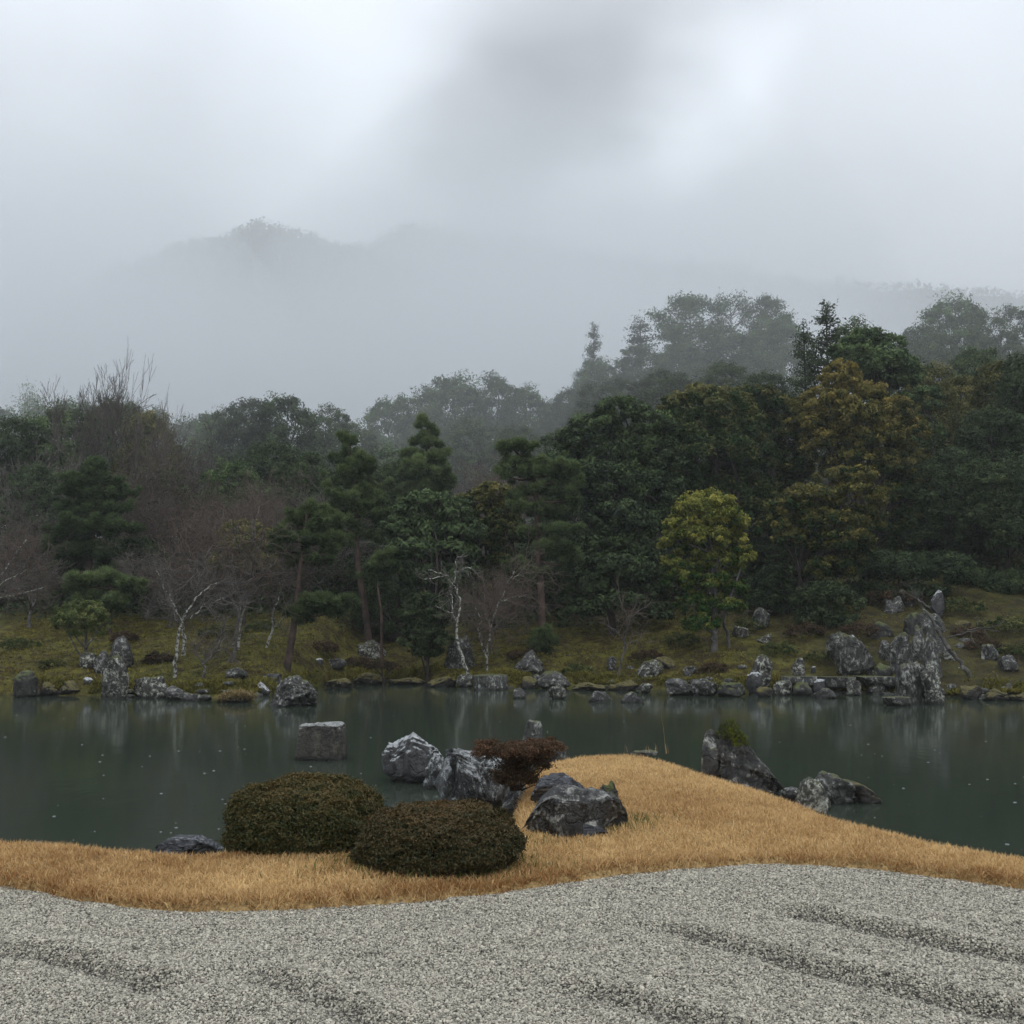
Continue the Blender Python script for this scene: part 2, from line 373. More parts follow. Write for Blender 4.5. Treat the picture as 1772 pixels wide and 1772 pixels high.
WPOLY = np.concatenate([WP, [[WP[-1][0], -40], [WP[0][0], -40]]])
GPOLY = np.concatenate([GP, [[GP[-1][0], -40], [GP[0][0], -40]]])
def wsd(x, y): d = segdist(x, y, WP); return np.where(inside(x, y, WPOLY), d, -d)      # + on land
def gsd(x, y): d = segdist(x, y, GP); return np.where(inside(x, y, GPOLY), d, -d) + .035 * fb2(x, y, 2.5, 91, 3) + .022 * fb2(x, y, 11, 92, 2)      # + on gravel
FUR = [np.array([onz(a, b, .40)[:2] for a, b in q]) for q in (
    [(1070, 1598), (1200, 1622), (1300, 1648), (1450, 1688), (1600, 1722), (1740, 1752), (1900, 1790)],
    [(1290, 1562), (1450, 1594), (1560, 1618), (1700, 1648), (1800, 1668), (1950, 1700)],
    [(380, 1672), (450, 1692), (520, 1716), (600, 1752), (680, 1800)],
    [(900, 1690), (960, 1706), (1050, 1725), (1150, 1758), (1300, 1810)],
    [(-100, 1640), (60, 1655), (150, 1675), (260, 1710)])]
def groove(x, y):
    w_ = .022 * fb2(x, y, 2.6, 21, 2); g_ = 0
    for P in FUR:
        d = segdist(x, y, P) + w_; g_ = np.maximum(g_, np.exp(-(np.clip(d, 0, 9) / .080) ** 2) * sstep(0, .5, np.hypot(x - P[0][0], y - P[0][1])))
    return g_
def rake(x, y):
    up = 0
    for P in FUR: up = np.maximum(up, np.exp(-((segdist(x, y - .17, P)) / .11) ** 2) * sstep(0, .5, np.hypot(x - P[0][0], y - P[0][1])))
    return .030 * up - .034 * groove(x, y) + .014 * fb2(x, y, 1.6, 31, 3) + .008 * fb2(x, y, 7, 33, 2)
def gravel_h(x, y):
    g = gsd(x, y)
    return ZG + rake(x, y) * sstep(0, .35, g) - .10 * sstep(.02, -.12, g) - 1.5 * np.clip(-g - .12, 0, 1.6)
def lawn_h(x, y):
    a = wsd(x, y); g = gsd(x, y)
    z = ZG + .045 + .05 * sstep(0, 1.5, a) * sstep(0, 1.2, -g) + .018 * fb2(x, y, 1.2, 51, 3)
    z = z - .22 * sstep(-.02, .12, g)
    return z - np.clip(.22 - a, 0, .22) * .35 - np.clip(-a, 0, 1.2) * 1.6
m = M('gravel_bed'); v = m.co(rand=False); n1 = m.noise(v, 60, 4, .7); n2 = m.noise(v, 2, 3)
c = m.mix(m.ramp(n1, .35, .65), (.03, .028, .024), (.12, .115, .10)); m.bump(n1, 1, .01)
MAT['gbed'] = m.fin(c, .8, .3)
V, Q = grid(np.arange(-9, 9.01, .045), np.arange(-6, 8.6, .045), gravel_h)
o = link('gravel_bed', make_mesh('gravel_bed', V, [Q], MAT['gbed'], True)); tag(o, 'sand and fine grit under the raked gravel', kind='structure')
m = M('thatch'); v = m.co(rand=False); n1 = m.noise(v, 40, 4, .7); n2 = m.noise(v, 1.5, 3)
c = m.mix(m.ramp(n1, .35, .65), (.14, .085, .034), (.52, .36, .16)); m.bump(n1, 1, .01)
MAT['thatch'] = m.fin(c, .9, .2)
V, Q = grid(np.arange(-11, 11.01, .07), np.arange(1.0, 15, .07), lawn_h)
o = link('lawn', make_mesh('lawn', V, [Q], MAT['thatch'], True)); tag(o, 'dry tan lawn strip and point reaching into the pond', kind='structure')
# ground sheet below everything, out to the horizon
m = M('earth'); v = m.co(rand=False); MAT['earth'] = m.fin(m.mix(m.noise(v, .5), (.03, .026, .018), (.055, .045, .03)), .9, .2)
o = link('ground', make_mesh('ground', [(-670, -45, -3), (670, -45, -3), (670, 750, -3), (-670, 750, -3)], [[[0, 1, 2, 3]]], MAT['earth'])); tag(o, 'dark earth under the garden and pond', kind='structure')
V, Q = grid(np.array([-660, -11.2, -8.98, 8.98, 11.2, 660]), np.array([-44, -5.9]), lambda X, Y: X * 0 + .36)
o = link('terrace_ground', make_mesh('terrace_ground', V, [Q], MAT['gbed'])); tag(o, 'grit ground behind the gravel court', kind='structure')

# ------------------------------------------------------------------ pond water
m = M('pond_water'); tcx = m.n('ShaderNodeTexCoord'); mp = m.n('ShaderNodeMapping'); mp.inputs['Scale'].default_value = (1, .55, 1); m.l(tcx.outputs['Object'], mp.inputs[0])
n1 = m.noise(mp.outputs[0], 9, 3, .55); n2 = m.noise(mp.outputs[0], 2.2, 2, .5); n3 = m.noise(mp.outputs[0], .25, 2, .5)
h = m.math('ADD', m.math('MULTIPLY', n1, .30), m.math('MULTIPLY', n2, .7)); m.bump(h, .20, .020)
c = m.mix(n3, (.032, .043, .032), (.040, .053, .038))
MAT['water'] = m.fin(c, .09, .5); m.b.inputs['IOR'].default_value = 1.33
me = make_mesh('water', [(-300, 2, 0), (300, 2, 0), (300, 60, 0), (-300, 60, 0)], [[[0, 1, 2, 3]]], MAT['water'])
o = link('pond_water', me); tag(o, 'dark green still pond water dimpled by rain', kind='structure')
# raindrop rings and bubbles on the water
m = M('rain_bubble'); MAT['bubble'] = m.fin((.20, .22, .215), .2, .6)
g = Geo(); r2 = np.random.default_rng(5); k = 0
while k < 210:
    px = r2.uniform(-150, 1920); py = 1215 + 265 * r2.beta(1.1, 1.0); x, y, _ = onz(px, py, 0)
    if wsd(np.array([x]), np.array([y]))[0] > -.15: continue
    k += 1
    rad = r2.uniform(.006, .018); an = np.arange(9) * 2 * np.pi / 9; th = rad * .16
    if r2.random() < .55:   # ring
        ins = np.stack([x + (rad - th) * np.cos(an), y + (rad - th) * np.sin(an), an * 0 + .002], 1); mid = np.stack([x + rad * np.cos(an), y + rad * np.sin(an), an * 0 + .006], 1)
        ou = np.stack([x + (rad + th) * np.cos(an), y + (rad + th) * np.sin(an), an * 0 + .002], 1)
        i = np.arange(9); j = (i + 1) % 9
        g.add(np.concatenate([ins, mid, ou]), None, np.concatenate([np.stack([i, j, j + 9, i + 9], 1), np.stack([i + 9, j + 9, j + 18, i + 18], 1)]))
    else:
        rad *= .55; base = np.stack([x + rad * np.cos(an), y + rad * np.sin(an), an * 0 + .001], 1); i = np.arange(9); j = (i + 1) % 9
        g.add(np.concatenate([base, [[x, y, rad * .7]]]), np.stack([i, j, i * 0 + 9], 1))
o = link('raindrop_rings', g.mesh('raindrop_rings', MAT['bubble'], True)); tag(o, 'scattered rings and bubbles where rain hits the pond', 'raindrops', kind='stuff')

# ------------------------------------------------------------------ haze and mist
def volmat(name, dens, c=(.968, .987, 1.0), an=0.35):
    mt = bpy.data.materials.new(name); mt.use_nodes = True; t = mt.node_tree; t.nodes.clear()
    o_ = t.nodes.new('ShaderNodeOutputMaterial'); p = t.nodes.new('ShaderNodeVolumePrincipled'); p.inputs['Density'].default_value = dens
    p.inputs['Color'].default_value = (*c, 1); p.inputs['Anisotropy'].default_value = an; t.links.new(p.outputs[0], o_.inputs['Volume']); return mt
BX = (-680, 680, -50, 760, -4, 225)
Vb = [(x, y, z) for z in BX[4:] for y in BX[2:4] for x in BX[:2]]
hz = link('haze', make_mesh('haze', Vb, [[[0, 2, 3, 1], [4, 5, 7, 6], [0, 1, 5, 4], [2, 6, 7, 3], [0, 4, 6, 2], [1, 3, 7, 5]]], volmat('haze', .0007)))
tag(hz, 'thin rain haze filling the valley', 'haze', kind='stuff'); hz.hide_select = True

# ------------------------------------------------------------------ rocks
_ico = {}
def ico(sub):
    if sub not in _ico:
        b = bmesh.new(); bmesh.ops.create_icosphere(b, subdivisions=sub, radius=1)
        V = np.array([v.co[:] for v in b.verts]); T = np.array([[v.index for v in f.verts] for f in b.faces]); b.free(); _ico[sub] = (V, T)
    return _ico[sub]
def rock_shape(seed, w, d, h, sub=4, cuts=9, taper=0, lean=0, prof=None, rough=1.0, block=.75, flat=None, layer=0, bury=.55):
    r = np.random.default_rng(seed); V, T = ico(sub); p = V.copy()
    p = np.sign(p) * np.abs(p) ** block; p /= np.abs(p).max()
    for k in range(cuts):
        n = r.normal(size=3); n[2] *= .7; n /= np.linalg.norm(n); of = r.uniform(.62, .9)
        s = p @ n - of; p = p - np.outer(np.clip(s, 0, None) * .94, n)
    if flat is not None: p[:, 2] = np.where(p[:, 2] > flat, flat + (p[:, 2] - flat) * .08, p[:, 2])
    asp = np.array([w, d, h]) / max(w, d, h); q = p * asp * 2
    nr = V / np.linalg.norm(V, axis=1, keepdims=True)
    dsp = .16 * fbm(q * .9 + seed, seed, 2) + .075 * (1 - 2 * np.abs(fbm(q * 2.2 + 5, seed + 3, 3))) + .055 * (1 - 2 * np.abs(fbm(q * 5, seed + 9, 3))) + .022 * fbm(q * 14, seed + 19, 2)
    p = p + nr * (dsp * rough)[:, None]
    if layer: p[:, :2] *= (1 + layer * np.sin(p[:, 2] * 17 + 2.5 * vnoise(q * 1.5, seed)))[:, None]
    mn, mx = p.min(0), p.max(0); p = (p - (mn + mx) / 2) / (mx - mn) * 2
    z = (p[:, 2] + bury) / (1 + bury)                  # 1 top, negative part sits under the ground
    if prof is not None:
        u = p[:, 0]; k = np.interp(u, np.linspace(-1, 1, len(prof)), prof); z = np.where(z > 0, z * k, z)
    z = np.where(z > 0, z / np.percentile(z, 99.8), z)
    zz = np.clip(z, 0, 1); x = p[:, 0] * (1 - taper * zz) * w / 2 + lean * zz * w; y = p[:, 1] * (1 - taper * zz) * d / 2
    return np.stack([x, y, z * h], 1), T
RC = [0]
def add_rock(l, r, t, b, mat, label, Y=None, z=None, deep=.75, group=None, name='rock', sub=4, **k):
    """a rock seen between columns l and r, rows t and b of the photograph; stands at distance Y, or on height z"""
    cx = (l + r) / 2
    if Y is None:
        if z is None: z = 0
        P = onz(cx, b, z); Y = P[1]
    else:
        P = at(cx, b, Y); z = P[2]
    wd_ = (r - l) / F * Y * 1.02; top = at(cx, t, Y)[2]; h = max(top - z, .04)
    RC[0] += 1; sd = k.pop('seed', RC[0] * 13)
    V, T = rock_shape(sd, wd_, wd_ * deep, h, sub, **k)
    o = link(name, make_mesh(name, V, [T], MAT[mat], True), None, (P[0], Y, z)); tag(o, label, 'rock', group)
    return o

GF = 'rocks in and around the near pond edge'
add_rock(514, 599, 1250, 1313, 'stump', 'block-shaped flat-topped stone standing alone in open water, left of the white rock', z=0, cuts=0, flat=.80, taper=.12, block=.34, rough=.42, sub=5, group=GF)
add_rock(662, 768, 1270, 1352, 'r_white', 'whitish jagged rock with a peaked top standing in the pond', z=0, cuts=10, prof=[.8, .82, .80, .84, .93, 1.0, .88, .86, .84, .80, .7], rough=.85, block=.5, sub=5, group=GF)
add_rock(732, 775, 1306, 1362, 'r_streak', 'small grey rock wedged between the white jagged rock and the streaked boulder', z=.02, cuts=8, prof=[.8, 1, .95, .6], sub=4, group=GF)
add_rock(754, 882, 1291, 1398, 'r_streak', 'tall craggy boulder streaked black and white directly left of the red shrub', z=.1, cuts=12, prof=[.9, .97, 1.0, .95, .90, .90, .92, .9, .8], rough=.85, block=.42, sub=5, deep=.8, group=GF)
add_rock(896, 944, 1246, 1310, 'r_grey', 'pale flat-topped cone stone rising behind the red shrub', z=0, cuts=3, flat=.75, taper=.32, block=.42, rough=.35, sub=4, group=GF)
add_rock(940, 984, 1281, 1318, 'r_grey', 'small grey rock behind the right tip of the red shrub', z=.02, cuts=8, sub=4, group=GF)
add_rock(868, 925, 1352, 1410, 'r_dark', 'near-black low rock between the streaked boulder and the layered boulder', z=.15, cuts=9, sub=4, prof=[.6, .9, 1, .9, .9], group=GF)
add_rock(905, 1085, 1362, 1447, 'r_dark', 'largest layered dark boulder on the grass with a sloping pale left face', z=.42, cuts=10, prof=[.15, .45, .75, .97, 1.0, 1.0, .97, .97, .95, .85, .5], rough=.75, layer=.03, block=.45, sub=5, deep=.6, seed=77, group=GF)
add_rock(918, 1022, 1337, 1384, 'r_slate', 'smooth blue-grey wet slab lying on top behind the layered boulder', Y=9.35, cuts=7, prof=[.55, .9, 1, .95, .9, .85, .6], rough=.7, block=.6, sub=5, seed=31, group=GF)
add_rock(1037, 1074, 1352, 1392, 'r_darkmoss', 'small black notched stone at the right end of the layered boulder', Y=8.55, cuts=8, prof=[.9, 1, .7, .95, .8, .5], rough=1.7, sub=4, group=GF)
add_rock(1042, 1086, 1370, 1428, 'r_darkmoss', 'mossy dark stone leaning on the right side of the layered boulder', Y=8.2, cuts=8, prof=[.9, 1, .9, .6], rough=1.2, sub=4, group=GF)
add_rock(968, 1052, 1421, 1446, 'r_slate', 'flat blue-grey stone set in the lawn at the foot of the layered boulder', z=.44, cuts=6, flat=.5, rough=.5, sub=4, prof=[.3, .9, 1, .9, .7, .3], group=GF)
add_rock(265, 381, 1447, 1480, 'r_slate', 'low flat grey stone at the water edge left of the azaleas', z=.22, cuts=7, flat=.6, rough=.8, sub=5, prof=[.35, .75, .95, .95, 1, .8, .4], deep=.6, group=GF)
r9 = add_rock(1235, 1352, 1250, 1376, 'r_mosstop', 'dark triangular boulder with a green moss cap on the lawn point', Y=11.2, cuts=10, prof=[.75, .98, 1.0, .93, .78, .62, .50, .38, .25, .12], rough=1.2, block=.65, sub=5, deep=.8, seed=53, group=GF)
add_rock(1214, 1252, 1265, 1344, 'r_grey', 'upright pale grey slab pressed against the left of the moss-capped boulder', Y=11.25, cuts=9, block=.55, prof=[.85, 1, 1, .9], rough=.8, sub=4, group=GF)
add_rock(1376, 1438, 1347, 1412, 'r_lich', 'rounded speckled grey stone at the right water edge of the lawn', z=.25, cuts=8, rough=1.0, sub=5, seed=91, prof=[.6, .95, 1, .95, .7], group=GF)
add_rock(1404, 1482, 1335, 1388, 'r_grey', 'low grey rock in the pond behind the speckled stone', z=0, cuts=8, rough=1.2, sub=4, prof=[.7, 1, .95, .8, .6], group=GF)
add_rock(1440, 1522, 1350, 1386, 'r_moss', 'low brown moss-covered rock tapering into the pond at right', z=0, cuts=7, rough=1.1, sub=4, prof=[.8, 1, .9, .8, .55, .2], group=GF)
add_rock(1352, 1388, 1362, 1382, 'r_dark', 'small half-sunk dark stone between the moss-capped boulder and speckled stone', z=0.02, cuts=7, sub=3, group=GF)
add_rock(1088, 1136, 1298, 1308, 'r_grey', 'thin pale stone on the tip of the lawn point', Y=12.9, cuts=6, flat=.5, sub=3, group=GF)

# moss cap cushion on the triangular boulder: a thick tufted cushion
def moss_cushion(parent, cx, cy, cz, rx, ry, rz, n, seed):
    r = np.random.default_rng(seed); g = Geo(); th = r.uniform(0, 2 * np.pi, n); ph = np.arccos(r.uniform(-.1, 1, n))
    d = np.stack([np.sin(ph) * np.cos(th), np.sin(ph) * np.sin(th), np.cos(ph)], 1); P = d * [rx, ry, rz] * (1 + .12 * fbm(d * 3, seed, 2))[:, None] + [cx, cy, cz]
    leaves(g, P, d, .018, .5, r, .55, r.uniform(0, 1, n)); o_ = link('moss_cap', g.mesh('moss_cap', MAT['mosscap']), parent); return o_
MAT['mosscap'] = leafmat('moss_cap', (.035, .05, .008), (.17, .19, .025), .8, .1, .1, 0)

# ------------------------------------------------------------------ leaves
def leaves(g, P, D, size, asp, r, spread=.6, tint=.5, fold=.25):
    """one folded diamond leaf at each P, facing roughly D"""
    n = len(P); nz = D + r.normal(size=(n, 3)) * spread; nz /= np.linalg.norm(nz, axis=1, keepdims=True) + 1e-9
    a = r.normal(size=(n, 3)); a = np.cross(nz, a); a /= np.linalg.norm(a, axis=1, keepdims=True) + 1e-9; b = np.cross(nz, a)
    s = np.asarray(size) * r.uniform(.65, 1.3, n); s = s[:, None]
    base = P - a * s * .5; tip = P + a * s * .5 - nz * s * fold * .5; l_ = P + b * s * asp * .5 + nz * s * fold * .3; rr = P - b * s * asp * .5 + nz * s * fold * .3
    V = np.stack([base, l_, tip, rr], 1).reshape(-1, 3); Q = np.arange(4 * n).reshape(n, 4)
    g.add(V, None, Q, np.repeat(np.broadcast_to(np.clip(tint, 0, 1), (n,)), 4))
co = np.empty(len(r9.data.vertices) * 3, np.float32); r9.data.vertices.foreach_get('co', co); co = co.reshape(-1, 3); hm = co[:, 2].max()
r = np.random.default_rng(4); k = (co[:, 2] > hm * (.74 + .10 * vnoise(co * 9, 3))) & (co[:, 0] > -.30) | ((co[:, 2] > hm * .55) & (co[:, 0] > -.12) & (vnoise(co * 7, 5) > .25)); co = co[k]
P = co[r.integers(0, len(co), 7000)] + r.normal(size=(7000, 3)) * .008; D = P - P.mean(0) + [0, 0, .1]; D /= np.linalg.norm(D, axis=1, keepdims=True); P = P + D * r.uniform(0, .028, (7000, 1)) * (1 + vnoise(P * 14, 8))[:, None]
g = Geo(); leaves(g, P, D, .013, .55, r, .6, np.clip(.35 + .4 * vnoise(P * 12, 9) + r.normal(0, .15, 7000), 0, 1)); link('moss_cap', g.mesh('moss_cap', MAT['mosscap']), r9)


def crown(lobes, nclump, per, size, seed, asp=.5, cr=.28, tfun=None, zmin=-.45, spread=.6, mat='green', name='crown', csq=.75):
    """leaf clumps over the surface of several lobes; per-clump and per-leaf tint"""
    r = np.random.default_rng(seed); g = Geo(); lobes = np.asarray(lobes, float)
    area = (lobes[:, 3] * lobes[:, 4] + lobes[:, 5] * (lobes[:, 3] + lobes[:, 4])) ; pr = area / area.sum()
    li = r.choice(len(lobes), nclump, p=pr); d = r.normal(size=(nclump * 3, 3)); d /= np.linalg.norm(d, axis=1, keepdims=True)
    d = d[d[:, 2] > zmin][:nclump]; li = li[:len(d)]
    L_ = lobes[li]; C = L_[:, :3] + d * L_[:, 3:6] * r.uniform(.72, 1.04, (len(d), 1))
    # drop clumps buried deep inside another lobe
    keep = np.ones(len(C), bool)
    for k, lb in enumerate(lobes):
        q = ((C - lb[:3]) / lb[3:6]); keep &= ~(((q * q).sum(1) < .42) & (li != k))
    C, d, L_ = C[keep], d[keep], L_[keep]
    rad = cr * L_[:, 3:6].mean(1) * r.uniform(.6, 1.3, len(C)); n = len(C); ct = r.normal(0, .16, n)
    e = r.normal(size=(n, per, 3)); e /= np.linalg.norm(e, axis=2, keepdims=True); e *= r.uniform(0, 1, (n, per, 1)) ** .5
    e[:, :, 2] *= csq
    P = C[:, None] + e * rad[:, None, None]; D = (d[:, None] * .5 + e * .6 + np.array([0, 0, .45]))
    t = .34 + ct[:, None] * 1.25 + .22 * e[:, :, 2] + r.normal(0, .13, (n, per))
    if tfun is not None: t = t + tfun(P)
    leaves(g, P.reshape(-1, 3), D.reshape(-1, 3), size, asp, r, spread, t.ravel())
    return g.mesh(name, MAT[mat])

def trunk_mesh(pts, rad, limbs, mat, sides=8, name='trunk'):
    g = Geo(); tube(g, pts, rad, sides)
    for p, q in limbs: tube(g, p, q, 5)
    return g.mesh(name, MAT[mat], True)
def curve_to(a, b, r, bend=.15, n=5):
    a = np.array(a, float); b = np.array(b, float); t = np.linspace(0, 1, n)[:, None]; L_ = np.linalg.norm(b - a)
    off = r.normal(size=3) * bend * L_ * .5; return a + (b - a) * t + off * (np.sin(t * np.pi)) + r.normal(size=(n, 3)) * bend * L_ * .06 * np.sin(t * np.pi)

def broad_proto(seed, H=10, W=8, mat='green', nlobe=16, leaf=.22, nclump=560, per=66, low=.2, bark='bark', shape='dome', trunk_r=.22):
    r = np.random.default_rng(seed); lobes = []
    for k in range(nlobe):
        f = (k + .5) / nlobe; z = H * (low + (1 - low) * (.08 + .80 * f))
        if shape == 'dome': wr = math.sqrt(max(1 - f ** 2.2, 0)) * .95 + .05
        elif shape == 'cone': wr = 1.05 * (1 - f) ** .7 + .12
        else: wr = .60 + .40 * math.sin(math.pi * (.2 + .8 * f)) 
        a = k * 2.4 + r.uniform(-.5, .5); rr = W * .5 * wr * r.uniform(.42, .72)
        s = W * .5 * r.uniform(.30, .46) * (.6 + .4 * wr)
        lobes.append((rr * math.cos(a), rr * math.sin(a), z, s, s, s * r.uniform(.7, .95)))
    lobes.append((r.normal() * .3, r.normal() * .3, H * .80, W * .26, W * .26, H * .19)); lobes.append((0, 0, H * (low + .4 * (1 - low)), W * .36, W * .36, H * .30))
    cm = crown(lobes, nclump, per, leaf, seed + 1, mat=mat, cr=.34, zmin=-.35)
    tp = [(0, 0, -.4)] + [tuple(x) for x in curve_to((0, 0, 0), (r.normal() * .2, r.normal() * .2, H * .8), r, .08, 6)]
    limbs = [(curve_to(tp[2 + k % 4], lb[:3], r, .2), np.linspace(trunk_r * .5, .03, 5)) for k, lb in enumerate(lobes)]
    tm = trunk_mesh(tp, np.linspace(trunk_r, trunk_r * .25, len(tp)), limbs, bark)
    return dict(parts=[('trunk', tm), ('crown', cm)], H=H * 1.0, W=W, mr=1.2)

def conifer_proto(seed, H=14, W=5, mat='dark', leaf=.3, n=60, per=60, rounded=False):
    r = np.random.default_rng(seed); g = Geo(); limbs = []
    for k in range(n):
        f = r.uniform(.42, 1) if rounded else r.uniform(.18, 1); z = H * f; a = r.uniform(0, 2 * np.pi); L_ = (W * .5 * math.sqrt(max(.02, 1 - ((f - .72) / .30) ** 2)) * r.uniform(.35, 1.15) if rounded else W * .5 * (1 - f) ** .55 * r.uniform(.5, 1.1) + .15)
        tip = np.array([L_ * math.cos(a), L_ * math.sin(a), z + L_ * .15]); limbs.append((curve_to((0, 0, z - .2), tip, r, .12, 4), np.linspace(.05, .015, 4)))
        m_ = max(int(per * (.4 + L_ / W)), 8); t = r.uniform(.75 if rounded else .35, 1.05, m_)[:, None]
        P = np.array([0, 0, z]) * (1 - t) + tip * t + r.normal(size=(m_, 3)) * [.28, .28, .16] * (W / 5)
        leaves(g, P, np.tile([0, 0, .6], (m_, 1)), leaf, .45, r, .7, .35 + r.normal(0, .12) + r.normal(0, .1, m_))
    tp = [(0, 0, -.4), (0, 0, H * .5), (0, 0, H * .98)]
    return dict(parts=[('trunk', trunk_mesh(tp, [.2, .13, .03], limbs, 'bark')), ('crown', g.mesh('crown', MAT[mat]))], H=H, W=W)

def needle_pad(g, C, rad, n, r, tint, nl=.16):
    """a cloud of needle tufts: C centre, rad (rx,ry,rz)"""
    e = r.normal(size=(n, 3)); e /= np.linalg.norm(e, axis=1, keepdims=True); e *= r.uniform(.25, 1, (n, 1)) ** .6; P = C + e * rad
    per = 11; d = r.normal(size=(n, per, 3)) + np.array([0, 0, .75]) + e[:, None] * .6; d /= np.linalg.norm(d, axis=2, keepdims=True)
    a = np.cross(d, r.normal(size=(n, per, 3))); a /= np.linalg.norm(a, axis=2, keepdims=True); wdt = nl * .085
    b = np.broadcast_to(P[:, None], d.shape); V = np.stack([b - a * wdt, b + a * wdt, b + d * nl * r.uniform(.7, 1.2, (n, per, 1))], 2).reshape(-1, 3)
    T = np.arange(len(V)).reshape(-1, 3); t = np.repeat(np.clip(tint + .28 * e[:, 2] + r.normal(0, .1, n), 0, 1), per * 3); g.add(V, T, None, t)  # upper needles tinted lighter: light from above painted into the colour

def bare_tree(r, base, top_pts, rad0, depth, kids, spread, twig_mat, bark, L0, up=.25, shrink=.72, minr=.006, sides=6, name_branch=False, drop=0.0):
    """recursive bare tree. returns meshes trunk, twigs"""
    gt = Geo(); gw = Geo()
    def grow(p, d, L_, rd, dep):
        n = 4 if dep > 1 else 3; pts = [p]; q = p.copy(); dd = d.copy()
        for k in range(n - 1):
            dd = dd + r.normal(size=3) * .16 + np.array([0, 0, up * .12]); dd /= np.linalg.norm(dd); q = q + dd * L_ / (n - 1); pts.append(q.copy())
        thick = rd > .018
        tube(gt if thick else gw, pts, np.linspace(rd, max(rd * .62, minr), n), 6 if rd > .05 else (4 if thick else 3), r.uniform(.1, .9))
        if dep == 0: return
        for k in range(kids if dep > 1 else kids + 1):
            i = r.integers(1, n) if k else n - 1; b = pts[i]
            e = r.normal(size=3); e -= dd * (e @ dd); e /= np.linalg.norm(e); nd = dd * (1 - spread * .5) + e * spread * r.uniform(.6, 1.2) + np.array([0, 0, up * .5 - drop * (depth - dep)]); nd /= np.linalg.norm(nd)
            grow(b, nd, L_ * shrink * r.uniform(.75, 1.2), max(rd * .6, minr), dep - 1)
    pts = np.array(top_pts, float); tube(gt, pts, np.linspace(rad0, rad0 * .6, len(pts)), 8)
    d = pts[-1] - pts[-2]; d /= np.linalg.norm(d)
    for k in range(kids + 1):
        e = r.normal(size=3) * spread + d; e[2] = abs(e[2]) * .6 + .3; e /= np.linalg.norm(e); grow(pts[-1] if k < 2 else pts[-2] * .4 + pts[-1] * .6, e, L0 * r.uniform(.8, 1.15), rad0 * .55, depth)
    return gt.mesh('trunk', MAT[bark], True), gw.mesh('twigs', MAT[twig_mat])
def bare_proto(seed, H=8, W=6, depth=5, kids=3, twig='twig', bark='bark', rad=.13, spread=.7, up=.25, minr=.009, L0=.27, tr=.22):
    r = np.random.default_rng(seed)
    tp = [(0, 0, -.3), (r.normal() * .06, r.normal() * .06, H * tr * .5), (r.normal() * .15, r.normal() * .15, H * tr)]
    a, b = bare_tree(r, None, tp, rad, depth, kids, spread, twig, bark, H * L0, up, .74, minr)
    # measure
    co = np.empty(len(b.vertices) * 3, np.float32); b.vertices.foreach_get('co', co); co = co.reshape(-1, 3)
    return dict(parts=[('trunk', a), ('twigs', b)], H=float(np.percentile(co[:, 2], 99.5)), W=float(2 * np.percentile(np.abs(co[:, 0]), 97)))

def place(proto, name, px, Y, top, wpx, label, cat='tree', group=None, base=None, rot=None, sink=0, ratio=None):
    x = (px - 886) / F * Y / (_c) ; x = at(px, 900, Y)[0]
    zb = fh(x, Y) - sink if base is None else at(px, base, Y)[2]
    h = at(px, top, Y)[2] - zb; wd_ = wpx / F * Y
    wd_ = max(wd_ * 1.15, proto['W'] * h / proto['H'] / proto.get('mr', 1.6))
    o = empty(name, (x, Y, zb), label, cat, group)
    o.rotation_euler = (0, 0, rng.uniform(0, 6.28) if rot is None else rot); sx = wd_ / proto['W']; o.scale = (sx, sx, h / proto['H'])
    for nm, me in proto['parts']: link(nm, me, o)
    return o

# ------------------------------------------------------------------ far shore rocks
GR = 'rocks along the far shore'
def fr(l, r, t, b, mat, label, Y=None, z=None, **k):
    """far-shore rock: sits on the bank where the photo ray at its foot meets the ground"""
    if Y is None and z is None:
        cx = (l + r) / 2; a, bb, c = ray(cx, b); best = None
        for y in np.arange(26, 48, .1):
            zz = EYE + c / bb * y
            if zz <= fh(a / bb * y, y) and y > shore(a / bb * y): best = y; break
        Y = best if best else float(shore(a / bb * 28))
    if mat == 'r_moss' and r - l > 40: t = t + (0, 7, 3, 9, 5)[RC[0] % 5]; k.setdefault('rough', 1.5); k.setdefault('prof', [(.5, .9, 1, .7, .8), (.9, .6, .8, 1, .5), (.4, .7, .9, 1, .8)][RC[0] % 3])
    return add_rock(l, r, t, b, mat, label, Y=Y, z=z, group=GR, **k)
W0 = dict(z=0)
fr(22, 64, 1160, 1206, 'r_darkmoss', 'dark round-topped rock at the pond edge, nearest the left end of the far shore', **W0)
fr(100, 143, 1171, 1203, 'r_moss', 'mossy brown bank rock between the dark round rock and the tall lichened rock', **W0)
fr(64, 102, 1180, 1204, 'r_moss', 'low mossy stone right of the dark round-topped rock on the left shore', **W0)
fr(144, 160, 1172, 1182, 'r_white', 'small white stone on the left bank beside the tall lichened rock')
fr(138, 167, 1128, 1154, 'r_lich', 'small white-spotted dark rock under the round green tree')
fr(161, 190, 1126, 1166, 'r_grey', 'plain dark grey rock filling the gap left of the tallest left-bank rock', prof=[.7, 1, .95, .9])
fr(186, 231, 1100, 1160, 'r_dark', 'tall dark round-headed rock, tallest on the left bank', prof=[.8, 1, .98, .9, .6], block=.8)
fr(174, 226, 1134, 1208, 'r_lich', 'upright rock crusted with pale lichen standing in the water below the tallest left-bank rock', z=0, block=.6, prof=[.6, .85, 1, .95, .8])
fr(232, 292, 1170, 1207, 'r_lich', 'low flat-topped lichened rock right of the upright crusted rock', z=0, flat=.6)
